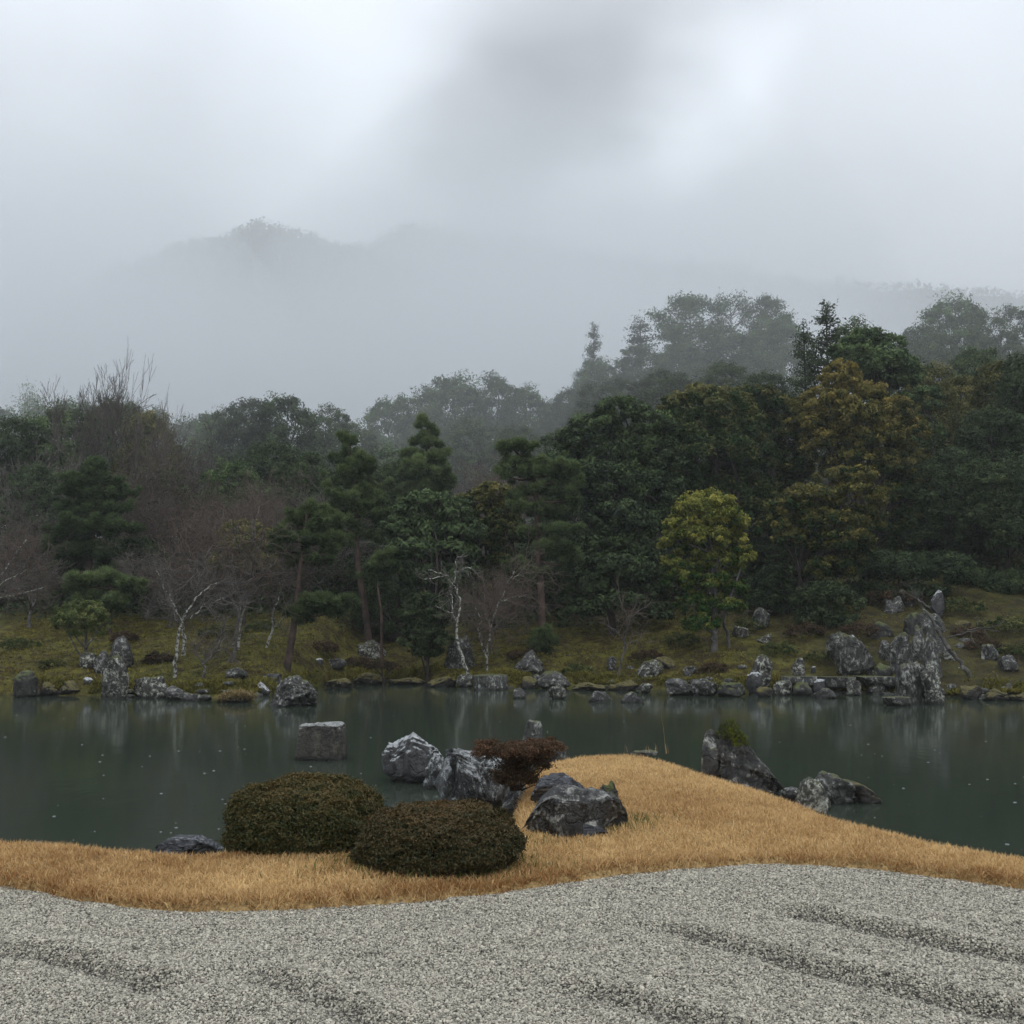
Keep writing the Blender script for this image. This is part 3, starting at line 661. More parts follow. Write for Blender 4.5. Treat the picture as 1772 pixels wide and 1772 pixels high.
fr(286, 334, 1187, 1211, 'r_dark', 'low dark rock sloping into the pond below the first bare tree', z=0, prof=[1, .9, .7, .5, .3])
for k, (l, r_, t, b) in enumerate([(315, 334, 1198, 1212), (333, 349, 1200, 1213), (347, 366, 1202, 1213)]):
    fr(l, r_, t, b, 'r_grey', ['leftmost of three fist-sized grey stones left of the golden grass hummock', 'middle of three fist-sized grey stones left of the golden grass hummock', 'rightmost of three small stones touching the golden grass hummock'][k], z=0, sub=3)
fr(392, 428, 1155, 1173, 'r_grey', 'flat grey rock lying in moss above the golden grass hummock')
hum = fr(374, 438, 1193, 1215, 'r_moss', 'low hummock of golden dry grass at the waterline', z=0, prof=[.4, .8, 1, 1, .9, .6], name='grass_hummock'); hum['category'] = 'hummock'
fr(384, 441, 1173, 1199, 'r_dark', 'dark broken rock behind the golden grass hummock', Y=29.0)
fr(442, 468, 1180, 1203, 'r_white', 'white wedge-shaped rock between the hummock and the big grey boulder', z=0, prof=[1, .9, .6, .3])
fr(448, 488, 1165, 1190, 'r_dark', 'blackish rock behind the white wedge-shaped rock', Y=29.5)
fr(466, 548, 1169, 1221, 'r_grey', 'big grey boulder in the water at the corner of the left bank', z=0, prof=[.6, .85, .95, 1, .9, .7], sub=5)
fr(545, 560, 1139, 1149, 'r_white', 'small white stone on moss above the big grey boulder', sub=3)
fr(562, 600, 1139, 1156, 'r_dark', 'dark rock half sunk in moss right of the leaning pine')
fr(618, 669, 1107, 1138, 'r_lich', 'white-blotched rock alone on the mossy slope between two pines')
fr(769, 822, 1100, 1153, 'r_grey', 'broad shadowy grey rock standing behind the white crooked tree', prof=[.9, 1, .8, .9, .6])
fr(790, 819, 1165, 1186, 'r_lich', 'yellowish lichened stone at the foot of the white crooked tree', z=0.05)
fr(819, 879, 1166, 1193, 'r_cliff', 'long flat-topped grey block at the waterline right of the white crooked tree', z=0, flat=.4, block=.5, cuts=4, rough=.6)
fr(887, 943, 1125, 1165, 'r_dark', 'dark bluish rock heap on the slope below the central pine', prof=[.4, .5, .8, 1, .7, .5])
fr(926, 988, 1161, 1190, 'r_grey', 'grey shore rock right behind the pale yellow-spotted stone', z=.02, prof=[.5, .9, 1, 1, .7])
fr(948, 980, 1185, 1209, 'r_lich', 'pale yellow-spotted stone standing in water below the central pine', z=0)
fr(888, 911, 1190, 1208, 'r_dark', 'small dark stone with a white tip in the water', z=0, sub=3)
fr(903, 930, 1170, 1190, 'r_moss', 'mossy brown edge stone between the flat-topped block and grey shore rock', z=0.02, sub=3)
fr(1019, 1058, 1195, 1214, 'r_dark', 'dark flat stone barely above the water, left of the pointed grey one', z=0, prof=[.6, 1, .8, .9, .5])
fr(1075, 1114, 1197, 1215, 'r_grey', 'pointed grey stone alone in the water', z=0, prof=[.4, .8, 1, .7, .4])
fr(1103, 1150, 1141, 1171, 'r_lich', 'round white-lichened boulder on moss right of the thin leaning tree', prof=[.5, .9, 1, 1, .9])
fr(1130, 1170, 1136, 1162, 'r_moss', 'mossy grey rock behind the round white-lichened boulder', Y=32.5)
fr(1181, 1206, 1152, 1166, 'r_grey', 'low pale stone in moss right of the round lichened boulder')
fr(1050, 1068, 1136, 1161, 'r_dark', 'small spotted dark stone beside the foot of the thin leaning tree')
fr(1107, 1130, 1182, 1196, 'r_lich', 'pale stone in the bank edge above the pointed grey stone', z=.05, sub=3)
fr(1150, 1202, 1174, 1203, 'r_dark', 'dark grey shore rock, left of the long pebbly edge rocks', z=0)
fr(1192, 1243, 1173, 1204, 'r_grey', 'broken grey shore rock below the yellow-green tree', z=0)
fr(1240, 1290, 1180, 1205, 'r_darkmoss', 'low mossy dark edge rock left of the white forked rock', z=0)
fr(1295, 1338, 1132, 1178, 'r_lich', 'whitest blotched rock slanting above the shore, below the yellow-green tree', Y=29.5, prof=[.4, .7, .95, 1, .8])
fr(1292, 1320, 1162, 1198, 'r_white', 'white forked rock at the water edge left of the stone footbridge', z=.05)
fr(1310, 1336, 1188, 1206, 'r_moss', 'little moss-topped stone in the water left of the stone footbridge', z=0, sub=3)
fr(1338, 1372, 1176, 1203, 'r_lich', 'pale speckled stone under the left end of the stone footbridge', z=0, sub=3)
fr(1370, 1393, 1138, 1170, 'r_lich', 'small upright pale rock standing behind the stone footbridge', Y=29.5, block=.6)
fr(1372, 1405, 1180, 1204, 'r_darkmoss', 'dark stone under the footbridge left of the white pier stone', z=0, sub=3)
fr(1403, 1412, 1153, 1163, 'r_white', 'single white cobble on moss behind the footbridge', Y=29.6, sub=2)
fr(1405, 1431, 1174, 1200, 'r_white', 'white pier stone below the middle of the footbridge', z=0, sub=3)
fr(1409, 1447, 1190, 1208, 'r_grey', 'grey water stone in front of the white pier stone', z=0, prof=[.5, 1, .8, .6], sub=3)
fr(1464, 1490, 1176, 1203, 'r_lich', 'mossy pale stone under the right half of the footbridge', z=0, sub=3)
fr(1499, 1533, 1184, 1200, 'r_grey', 'flat grey stone in the water under the right end of the footbridge', z=0, sub=3)
fr(1300, 1332, 1051, 1087, 'r_cliff', 'weathered pale rock high on the slope right of the yellow-green tree', prof=[.5, .9, 1, .8, .7])
fr(1266, 1298, 1083, 1101, 'r_lich', 'low whitish rock at the foot of the yellow-green tree')
fr(1309, 1335, 1097, 1113, 'r_lich', 'narrow white-edged stone lying below the weathered pale slope rock', prof=[.3, .5, .8, 1])
fr(1436, 1512, 1095, 1168, 'r_cliff', 'broad grey cliff rock with mossy crown left of the waterfall cleft', prof=[.92, 1, .98, .85, .74, .66], sub=5, block=.5)
fr(1468, 1516, 1138, 1175, 'r_grey', 'scree rock below the broad grey cliff rock', Y=30.5, prof=[.4, .8, 1, .7])
fr(1540, 1586, 1094, 1186, 'r_cliff', 'tall streaked standing stone immediately right of the waterfall cleft', Y=30.3, block=.5, prof=[.85, 1, .97, .92], sub=5)
fr(1574, 1610, 1084, 1172, 'r_cliff', 'pale pointed standing stone in the middle of the waterfall group', Y=30.6, block=.5, prof=[.8, 1, .95, .85], sub=5)
fr(1552, 1606, 1146, 1217, 'r_cliff', 'bulky stone in front at the foot of the waterfall group', z=0, block=.5, prof=[.75, .97, 1, .9], sub=5)
fr(1596, 1630, 1074, 1208, 'r_cliff', 'tallest narrow stone of the waterfall group, beside the leaning dark trunk', Y=29.3, block=.5, prof=[.8, .97, 1, .88], sub=5)
fr(1592, 1634, 1150, 1218, 'r_lich', 'blotched stone at the waterline below the tallest waterfall stone', z=0, prof=[.9, 1, .95, .85], block=.5)
fr(1504, 1546, 1150, 1196, 'r_darkmoss', 'black stone under the waterfall cleft behind the footbridge end', Y=29.8, block=.5)
fr(1610, 1652, 1100, 1180, 'r_dark', 'dark broad stone behind the leaning trunk and the tallest waterfall stone', Y=31.2, block=.5, prof=[.9, 1, .8, .6])
fr(1585, 1640, 1058, 1110, 'r_grey', 'dim grey boulder above the pale pointed standing stone', Y=33, prof=[.7, 1, .9, .6])
fr(1500, 1545, 1076, 1128, 'r_darkmoss', 'dark mossy boulder between the broad cliff rock and the streaked standing stone', Y=33, prof=[.6, .9, 1, .9])
fr(1545, 1590, 1020, 1064, 'r_dark', 'dim rubble rock near the top of the waterfall, left of the white upright stone', Y=36.5, prof=[.7, 1, .7, .9])
fr(1640, 1684, 1066, 1100, 'r_moss', 'mossy hump on the slope right of the white upright stone', Y=34)
fr(1655, 1700, 1104, 1140, 'r_dark', 'dim dark rock behind the middle of the leaning trunk', Y=32)
fr(1738, 1780, 1088, 1120, 'r_grey', 'grey rock in shade above the dark rock at the right edge', Y=34)
fr(1611, 1634, 1021, 1070, 'r_white', 'white upright stone standing above the waterfall group', Y=34.5, block=.6, prof=[.8, 1, .9])
fr(1625, 1636, 1192, 1216, 'r_white', 'thin white stone at the right foot of the waterfall group', z=0, sub=3)
fr(1526, 1577, 1205, 1221, 'r_cliff', 'long flat slab lying in the water before the waterfall group', z=0, flat=.4, block=.5, rough=.6, cuts=4)
fr(1519, 1547, 1108, 1172, 'r_dark', 'dark recessed stone forming the back of the waterfall cleft', Y=31.2, block=.6)
fr(1524, 1566, 1032, 1082, 'r_dark', 'dark rubble rock above the waterfall cleft', prof=[.6, 1, .8, 1, .7], Y=35.5)
fr(1566, 1600, 1060, 1096, 'r_darkmoss', 'moss-covered rock between the rubble rock and the pale pointed standing stone', Y=33)
fr(1632, 1664, 1124, 1186, 'r_lich', 'spotted rock behind the leaning dark trunk', Y=30.5, prof=[1, .9, .8, .6])
fr(1650, 1690, 1150, 1186, 'r_lich', 'low spotted rock between the spotted rock and the mossy right shore', Y=30)
fr(1699, 1729, 1114, 1141, 'r_cliff', 'pale rounded rock on the slope near the right edge')
fr(1730, 1760, 1133, 1163, 'r_dark', 'dark rock on the slope at the right edge')
fr(1692, 1728, 1056, 1084, 'r_grey', 'brushy grey rock high on the slope near the right edge', Y=35)
fr(1470, 1492, 1062, 1092, 'r_dark', 'dim dark rock under the overhanging branches above the broad cliff rock', Y=35)
fr(1660, 1700, 1186, 1210, 'r_moss', 'mossy edge stone right of the waterfall group', z=0)
fr(1700, 1745, 1188, 1212, 'r_moss', 'moss-covered edge stone at the right end of the far shore', z=0)
fr(1745, 1800, 1186, 1212, 'r_moss', 'mossy shore hump cut by the right edge of the picture', z=0)
fr(560, 610, 1168, 1190, 'r_moss', 'brown mossy bank hump right of the big grey boulder', z=0)
fr(610, 668, 1164, 1184, 'r_moss', 'reddish mossy bank hump in the recess of the shore', z=0)
fr(668, 735, 1166, 1184, 'r_moss', 'low mossy bank hump left of the white crooked tree', z=0)
fr(735, 792, 1168, 1188, 'r_moss', 'mossy bank hump touching the yellowish lichened stone', z=0)
fr(988, 1050, 1172, 1194, 'r_moss', 'bright mossy bank hump right of the grey shore rock', z=0)
fr(1050, 1108, 1172, 1194, 'r_moss', 'mossy bank hump below the thin leaning tree', z=0)

# small rubble wedged between the shore rocks
r = np.random.default_rng(66); g = Geo(); V0, T0 = ico(2)
for k in range(150):
    px = r.choice([r.uniform(1180, 1660), r.uniform(220, 480), r.uniform(860, 1180), r.uniform(1400, 1772)], p=[.55, .15, .15, .15]); x = (px - 886) / F * 28.5
    d = r.uniform(-.25, .45) if k < 130 else r.uniform(.4, 4); y = float(shore(x)) + d; sc = r.uniform(.04, .15)
    g.add(V0 * [sc * r.uniform(.8, 1.4), sc, sc * r.uniform(.5, .9)] * (1 + .25 * vnoise(V0 * 2 + k, k))[:, None] + [x, y, max(fh(x, y), -.02)], T0)
o = link('rubble', g.mesh('rubble', MAT['r_grey'], True)); tag(o, 'small speckled rubble stones between the rocks of the far shore', 'rubble', kind='stuff')
# footbridge of flat stone slabs
br = empty('stone_footbridge', at(1480, 1172, 29.2), 'low footbridge of three long flat stone slabs along the far shore', 'bridge')
def slab(pxa, pxb, py, Y, th, parent, seed):
    A = Vector(at(pxa, py, Y)); B = Vector(at(pxb, py, Y)); w_ = (B - A).length; c = (A + B) / 2
    V, T = rock_shape(seed, w_, .7, th, 4, cuts=3, block=.25, rough=.10, flat=.8, bury=.0)
    o = link('slab', make_mesh('slab', V, [T], MAT['r_cliff'], True), parent); o.location = c - Vector(parent.location) - Vector((0, 0, th)); return o
slab(1352, 1416, 1170, 29.2, .13, br, 3); slab(1418, 1476, 1171, 29.15, .14, br, 5); slab(1478, 1550, 1170, 29.2, .13, br, 8)
br.location = at(1480, 1172, 29.2)

# dry golden grass on the hummock
def tuft_field(name, P, hgt, wdt, mat, r, lean=.5, tint=None, parent=None):
    n = len(P); a = r.uniform(0, 2 * np.pi, n); s = np.stack([np.cos(a), np.sin(a), a * 0], 1); b = r.uniform(0, 2 * np.pi, n); ln = r.uniform(.1, 1, n) * lean
    d = np.stack([np.cos(b) * ln, np.sin(b) * ln, np.ones(n)], 1); d /= np.linalg.norm(d, axis=1, keepdims=True); h = (hgt * r.uniform(.5, 1.25, n))[:, None]; w_ = (wdt * r.uniform(.6, 1.2, n))[:, None]
    mid = P + d * h * .55; dd = d + np.stack([np.cos(b) * ln, np.sin(b) * ln, -.45 * ln], 1) * .8; tip = mid + dd * h * .5
    V = np.stack([P - s * w_ * .5, P + s * w_ * .5, mid - s * w_ * .4, mid + s * w_ * .4, tip], 1).reshape(-1, 3); i = np.arange(n) * 5
    T = np.concatenate([np.stack([i, i + 1, i + 3], 1), np.stack([i, i + 3, i + 2], 1), np.stack([i + 2, i + 3, i + 4], 1)])
    t = np.repeat(r.uniform(0, 1, n) if tint is None else np.clip(tint, 0, 1), 5)
    return link(name, make_mesh(name, V, [T], MAT[mat], False, t), parent)
MAT['drygrass'] = leafmat('dry_grass', (.31, .145, .044), (.86, .62, .305), .7, .2, .25, 0)
MAT['mossblade'] = leafmat('moss_tuft', (.064, .066, .014), (.25, .22, .047), .8, .15, .2, 0)
r = np.random.default_rng(11)
co = np.empty(len(hum.data.vertices) * 3, np.float32); hum.data.vertices.foreach_get('co', co); co = co.reshape(-1, 3); co = co[co[:, 2] > .05]
MAT['straw'] = leafmat('muted_straw', (.10, .075, .03), (.42, .32, .16), .8, .1, .2, 0)
tuft_field('dry_grass', co[r.integers(0, len(co), 2500)] + r.normal(size=(2500, 3)) * .02, .10, .018, 'straw', r, 1.6, parent=hum)

# ------------------------------------------------------------------ grass on the lawn
r = np.random.default_rng(12)
n = 620000; y = 4.6 + 9.2 * r.random(n) ** 1.25; x = (r.random(n) * 2 - 1) * (.52 * y + 1.0)
a = wsd(x, y); g_ = gsd(x, y); edge = .07 * fb2(x, y, 4, 61, 3) + .03 * fb2(x, y, 17, 62, 2)
k = (a > -.06) & (g_ < .035 + edge) & ((r.random(n) < np.clip(9.5 / y, .35, 1.0)))
x, y, a, g_ = x[k], y[k], a[k], g_[k]; z = lawn_h(x, y)
cl = fb2(x, y, 9, 71, 2); big = fb2(x, y, .8, 81, 3)
P = np.stack([x, y, z - .005], 1)
tint = .60 + .17 * cl + .22 * big + .10 * fb2(x, y, 3.2, 83, 2) - .46 * sstep(-.35, .05, g_) * r.uniform(.4, 1, len(x)) + r.normal(0, .17, len(x))
lg = tuft_field('dry_grass', P, .044 + .014 * sstep(-.3, .0, g_) + .016 * sstep(.3, 0, a), .0072, 'drygrass', r, 1.25, tint)
tag(lg, 'short dry tan winter grass covering the lawn strip and point', 'grass', kind='stuff')
print('grass', len(x))
# a few green blades round the boulders and under the azaleas
Pg = []
for (px, py, n_, s_) in [(1090, 1428, 200, .18), (1075, 1440, 70, .15), (905, 1462, 120, .2), (1140, 1306, 60, .2), (690, 1505, 500, .35), (850, 1500, 350, .3)]:
    q = onz(px, py, ZG + .05); Pg.append(np.stack([q[0] + r.normal(0, s_, n_), q[1] + r.normal(0, s_ * .6, n_)], 1))
Pg = np.concatenate(Pg); Pg = Pg[(wsd(Pg[:, 0], Pg[:, 1]) > 0) & (gsd(Pg[:, 0], Pg[:, 1]) < 0)]
MAT['greenblade'] = leafmat('green_grass', (.05, .07, .02), (.20, .21, .05), .6, .2, .25, 0)
o = tuft_field('green_grass', np.stack([Pg[:, 0], Pg[:, 1], lawn_h(Pg[:, 0], Pg[:, 1])], 1), .075, .006, 'greenblade', r, .9); tag(o, 'sparse green blades among the dry grass near the boulders and azaleas', 'grass', kind='stuff')
# tall dry stalks at the tip of the point
P = np.concatenate([np.array(onz(px, 1303, .44))[None] + r.normal(size=(n_, 3)) * [.10, .05, 0] for px, n_ in ((1150, 5), (1120, 3), (1135, 4), (1092, 2))])
o = tuft_field('reed_stalks', P, np.where(np.arange(len(P)) == 3, .42, .11), .005, 'drygrass', r, .35); tag(o, 'thin dry stalks standing at the tip of the lawn point', 'reeds', kind='stuff')

# ------------------------------------------------------------------ gravel: instanced stones on points
r = np.random.default_rng(13)
n = 1350000; y = 3.3 + 4.8 * r.random(n); x = (r.random(n) * 2 - 1) * (.52 * y + .9)
g_ = gsd(x, y); k = (g_ > -.03 + .02 * r.random(n)) & (r.random(n) < np.clip((.52 * y + .9) / 4.6, .3, 1)); x, y = x[k], y[k]
z = gravel_h(x, y) + r.uniform(-.004, .007, len(x)) ; print('gravel', len(x))
me = bpy.data.meshes.new('gravel'); me.vertices.add(len(x)); me.vertices.foreach_set('co', np.stack([x, y, z], 1).astype(np.float32).ravel())
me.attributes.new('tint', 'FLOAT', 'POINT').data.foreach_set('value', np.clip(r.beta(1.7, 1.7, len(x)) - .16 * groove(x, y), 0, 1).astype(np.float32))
gs = r.lognormal(0, .25, (len(x), 1)) * r.uniform(.75, 1.35, (len(x), 3)) * [.0050, .0044, .0036]
me.attributes.new('size', 'FLOAT_VECTOR', 'POINT').data.foreach_set('vector', gs.astype(np.float32).ravel())
me.attributes.new('turn', 'FLOAT_VECTOR', 'POINT').data.foreach_set('vector', (r.uniform(-1, 1, (len(x), 3)) * [.6, .6, 3.1]).astype(np.float32).ravel())
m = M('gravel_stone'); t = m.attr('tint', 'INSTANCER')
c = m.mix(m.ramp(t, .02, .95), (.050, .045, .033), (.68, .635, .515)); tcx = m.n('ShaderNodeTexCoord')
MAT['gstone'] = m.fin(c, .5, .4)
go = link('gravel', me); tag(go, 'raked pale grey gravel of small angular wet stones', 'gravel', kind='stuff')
ng = bpy.data.node_groups.new('scatter_stones', 'GeometryNodeTree')
ng.interface.new_socket('Geometry', in_out='INPUT', socket_type='NodeSocketGeometry'); ng.interface.new_socket('Geometry', in_out='OUTPUT', socket_type='NodeSocketGeometry')
gi = ng.nodes.new('NodeGroupInput'); gout = ng.nodes.new('NodeGroupOutput'); m2p = ng.nodes.new('GeometryNodeMeshToPoints')
iop = ng.nodes.new('GeometryNodeInstanceOnPoints'); ic = ng.nodes.new('GeometryNodeMeshIcoSphere'); ic.inputs['Radius'].default_value = 1; ic.inputs['Subdivisions'].default_value = 1
sm = ng.nodes.new('GeometryNodeSetMaterial'); sm.inputs['Material'].default_value = MAT['gstone']
a1 = ng.nodes.new('GeometryNodeInputNamedAttribute'); a1.data_type = 'FLOAT_VECTOR'; a1.inputs[0].default_value = 'size'
a2 = ng.nodes.new('GeometryNodeInputNamedAttribute'); a2.data_type = 'FLOAT_VECTOR'; a2.inputs[0].default_value = 'turn'
l_ = ng.links.new; l_(gi.outputs[0], m2p.inputs['Mesh']); l_(m2p.outputs[0], iop.inputs['Points']); l_(ic.outputs['Mesh'], sm.inputs['Geometry']); l_(sm.outputs[0], iop.inputs['Instance'])
l_(a1.outputs['Attribute'], iop.inputs['Scale']); l_(a2.outputs['Attribute'], iop.inputs['Rotation']); l_(iop.outputs[0], gout.inputs[0])
md = go.modifiers.new('scatter', 'NODES'); md.node_group = ng

# ------------------------------------------------------------------ clipped azaleas
def azalea(l, r_, t, b, Y, mat, label, seed, n=90000, dfac=.8):
    r = np.random.default_rng(seed); P0 = at((l + r_) / 2, b, Y); w_ = (r_ - l) / F * Y; H = at(0, t, Y)[2] - P0[2]
    root = empty('azalea_bush', (P0[0], Y, P0[2]), label, 'shrub', 'clipped azalea mounds')
    a = w_ / 2; dpt = a * dfac; zc_ = H * .42
    d = r.normal(size=(n, 3)); d /= np.linalg.norm(d, axis=1, keepdims=True); d[:, 2] = np.where(d[:, 2] < -.55, -d[:, 2], d[:, 2])
    e = np.abs(d) ** .88 * np.sign(d); lump = .98 + .075 * fbm(d * 2.4, seed, 3) + .040 * vnoise(d * 10, seed + 5) + .035 * vnoise(d * 24, seed + 7)
    dep = 1 - np.abs(r.normal(0, .055, n)); shoot = r.random(n) < .012; dep = np.where(shoot, 1 + r.uniform(0, .07, n), dep); P = e * lump[:, None] * dep[:, None]
    P = P * [a * .97, dpt, 1]; P[:, 2] = np.where(P[:, 2] > 0, P[:, 2] * (H - zc_) * 1.0, P[:, 2] * zc_ * 1.12) + zc_
    nz = d.copy(); nz[:, 2] += .5
    new = r.random(n) ** 2
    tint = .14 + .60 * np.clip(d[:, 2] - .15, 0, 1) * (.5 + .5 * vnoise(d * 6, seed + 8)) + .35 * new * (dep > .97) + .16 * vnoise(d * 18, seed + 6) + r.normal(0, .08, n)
    g = Geo(); leaves(g, P, nz, .0200, .42, r, .9, tint + .05, .3); link('leaves', g.mesh('leaves', MAT[mat]), root)
    g = Geo()
    for k in range(110):
        an = r.uniform(0, 2 * np.pi); q = d[r.integers(n)]; tip = np.array([q[0] * a * .9, q[1] * dpt * .9, abs(q[2]) * H * .8 + .05]); st = np.array([math.cos(an) * .12 * a, math.sin(an) * .12 * dpt, -.03])
        tube(g, curve_to(st, tip, r, .25, 5), np.linspace(.009, .003, 5), 5)
    link('stems', g.mesh('stems', MAT['bark'], True), root); return root
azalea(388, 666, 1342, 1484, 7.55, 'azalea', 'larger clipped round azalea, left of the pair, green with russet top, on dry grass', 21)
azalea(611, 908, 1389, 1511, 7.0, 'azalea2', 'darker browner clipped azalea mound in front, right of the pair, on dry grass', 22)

# spreading red-brown shrub behind the streaked boulder
r = np.random.default_rng(23)
P0 = at(905, 1352, 9.9); root = empty('red_shrub', P0, 'spreading red-brown shrub with flat layered pads behind the streaked boulder', 'shrub')
g = Geo(); gl = Geo(); px2m = 9.9 / F
for q in range(150):
    u = r.random()
    if u < .62: px = r.uniform(826, 968); py = 1297 + 4 * math.sin(px * .045) + r.normal(0, 4) ; sz = r.uniform(6, 12) * (1 - .35 * abs(px - 895) / 75); dy = r.uniform(-.28, .28)
    else: f = r.random(); px = 897 + r.normal(0, 17 + 9 * (1 - f)); py = 1303 + 52 * f; sz = r.uniform(7, 12); dy = r.uniform(-.2, .2)
    n = 210; C = np.array([(px - 905) * px2m, dy, (1352 - py) * px2m]); P = C + r.normal(size=(n, 3)) * [.75, .75, .34] * sz * px2m
    leaves(gl, P, r.normal(size=(n, 3)) * .3 + [0, 0, .6], .023, .42, r, .6, .40 + r.normal(0, .12) + r.normal(0, .15, n) + .25 * (u < .62) - .15)
    if q % 7 == 0: tube(g, curve_to((-.08 + r.normal() * .03, 0, -.08), C - [0, 0, .05], r, .25, 6), np.linspace(.012, .003, 6), 5, .5)
link('leaves', gl.mesh('leaves', MAT['redshrub']), root); link('stems', g.mesh('stems', MAT['bark'], True), root)

# ------------------------------------------------------------------ pines
def pine(l, r_, t, Y, trunk_px, pads, label, base=None, seed=1, rad=.11, dens=1.0, sub='pinebark', mat='pine', nl=.17):
    """trunk_px: polyline in photo pixels; pads: (px, py, rx, rz) needle clouds"""
    r = np.random.default_rng(seed); s = Y / F; b0 = trunk_px[0]; B = np.array(at(b0[0], b0[1], Y)); zg = fh(B[0], Y)
    root = empty('pine_tree', (B[0], Y, min(zg, B[2])), label, 'pine tree'); O = np.array([B[0], Y, min(zg, B[2])])
    tp = np.array([np.array(at(a, b, Y)) - O for a, b in trunk_px]); tp[0, 2] = -.3; tp[1:, 1] += r.normal(0, .12, len(tp) - 1)
    g = Geo(); tube(g, tp, np.linspace(rad, rad * .3, len(tp)), 9); gl = Geo()
    for (px, py, rx, rz) in pads:
        C = np.array(at(px, py, Y)) - O; C[1] += r.uniform(-.7, .7) * rx * s * 1.0
        zb = C[2] - .25 * rx * s; tx = np.array([np.interp(zb, tp[:, 2], tp[:, i]) for i in (0, 1)]); A = np.array([tx[0], tx[1], min(zb, tp[-1, 2])])
        tube(g, curve_to(A, C - [0, 0, rz * s * .4], r, .15, 5), np.linspace(rad * .38, .02, 5), 5)
        nsub = max(6, int(rx * rz / 21))
        for q in range(nsub):
            e = r.normal(size=3); e /= np.linalg.norm(e); e *= r.uniform(.2, 1.4); Cq = C + e * [rx * s, rx * s * .9, rz * s]
            rr = min(rx, rz * 1.6) * s * r.uniform(.22, .46)
            needle_pad(gl, Cq, np.array([rr, rr, rr * .8]), int(max(14, 190 * rr * rr / .12) * dens), r, .40 + .18 * e[2] + r.normal(0, .09), nl)  # higher tufts of a pad get a lighter tint, painted as top-lit
    link('trunk', g.mesh('trunk', MAT[sub], True), root); link('crown', gl.mesh('crown', MAT[mat]), root); return root
pine(95, 235, 785, 39, [(150, 1045), (152, 1000), (160, 930), (165, 860), (167, 800)],
     [(165, 806, 22, 16), (150, 830, 28, 15), (188, 832, 26, 13), (128, 850, 24, 13), (170, 855, 34, 14), (215, 852, 22, 10), (118, 878, 26, 12), (160, 885, 36, 14), (200, 880, 26, 12), (140, 915, 38, 16), (190, 915, 36, 15),
      (105, 915, 22, 11), (222, 915, 20, 10), (130, 950, 40, 16), (185, 955, 40, 16), (110, 985, 26, 14), (205, 990, 34, 14)],
     'dark dense pine on the left slope, broad many-tiered crown', seed=31, rad=.14, dens=.9, mat='dark')
pine(470, 590, 868, 31.0, [(494, 1155), (503, 1110), (512, 1050), (518, 990), (525, 940), (532, 890)],
     [(532, 885, 26, 15), (512, 905, 28, 13), (555, 905, 26, 14), (500, 930, 28, 12), (565, 935, 26, 13), (540, 930, 22, 12), (484, 952, 20, 10), (575, 958, 18, 10), (530, 965, 34, 10), (550, 1040, 30, 15), (530, 1060, 24, 14), (570, 1055, 24, 12), (604, 1040, 19, 14)],
     'slender pine leaning right at the corner of the left bank, crown lit lime', seed=32, rad=.12)
pine(570, 690, 738, 38, [(644, 1094), (630, 1045), (620, 980), (617, 920), (614, 850), (608, 780)],
     [(606, 760, 18, 16), (600, 790, 24, 14), (622, 805, 26, 14), (590, 825, 26, 12), (625, 835, 34, 14), (585, 855, 26, 12), (640, 862, 30, 14), (605, 870, 34, 14), (575, 885, 22, 10), (655, 890, 22, 12), (600, 905, 32, 10), (570, 915, 22, 9), (645, 925, 26, 10), (590, 935, 24, 8)],
     'tall red-trunked pine second from the left bank corner, narrow top and leaning base', seed=33, rad=.13)
pine(645, 700, 945, 36, [(661, 1100), (660, 1060), (655, 1020), (650, 985)], [(668, 968, 24, 13), (645, 980, 18, 10), (680, 985, 16, 10), (650, 1000, 22, 9)],
     'small thin pine with a tufted head, right of the red-trunked pine', seed=34, rad=.06)
pine(860, 1015, 757, 36, [(938, 1092), (936, 1040), (934, 980), (930, 920), (929, 870), (925, 830), (900, 790)],
     [(888, 772, 22, 13), (915, 775, 16, 10), (876, 795, 16, 10), (903, 800, 24, 13), (882, 822, 20, 11), (930, 812, 30, 14), (965, 815, 26, 14), (985, 838, 22, 12), (945, 845, 32, 13), (905, 850, 24, 12), (990, 860, 22, 11), (960, 880, 34, 12),
      (915, 880, 26, 10), (905, 920, 22, 9), (975, 915, 34, 11), (890, 975, 22, 9), (960, 950, 30, 12), (990, 965, 20, 10), (920, 985, 30, 8)],
     'central straight-trunked pine with flat spreading tiers and a small offset top', seed=35, rad=.15)
pine(910, 970, 1085, 35.5, [(940, 1128), (940, 1112), (942, 1100)], [(940, 1108, 22, 14), (948, 1096, 14, 10), (930, 1112, 14, 10)], 'knee-high young pine bush on moss in front of the central trunk', seed=37, rad=.03, dens=.8)
pine(700, 780, 720, 48, [(735, 1000), (735, 900), (738, 800), (740, 735)], [(740, 735, 14, 14), (735, 760, 22, 14), (715, 785, 24, 13), (755, 790, 26, 13), (728, 815, 34, 14), (760, 825, 24, 12), (705, 845, 28, 12), (740, 850, 36, 13), (700, 870, 22, 9)],
     'dim pine rising behind between the red-trunked and central pines', seed=38, rad=.14, nl=.22)
pine(120, 250, 960, 36, [(190, 1085), (192, 1050), (190, 1010)], [(150, 1012, 26, 14), (190, 1005, 34, 16), (225, 1012, 24, 12), (165, 1035, 36, 14), (210, 1040, 30, 13)], 'low dark pine mass below the broad left pine, behind the round green tree', seed=39, rad=.07)

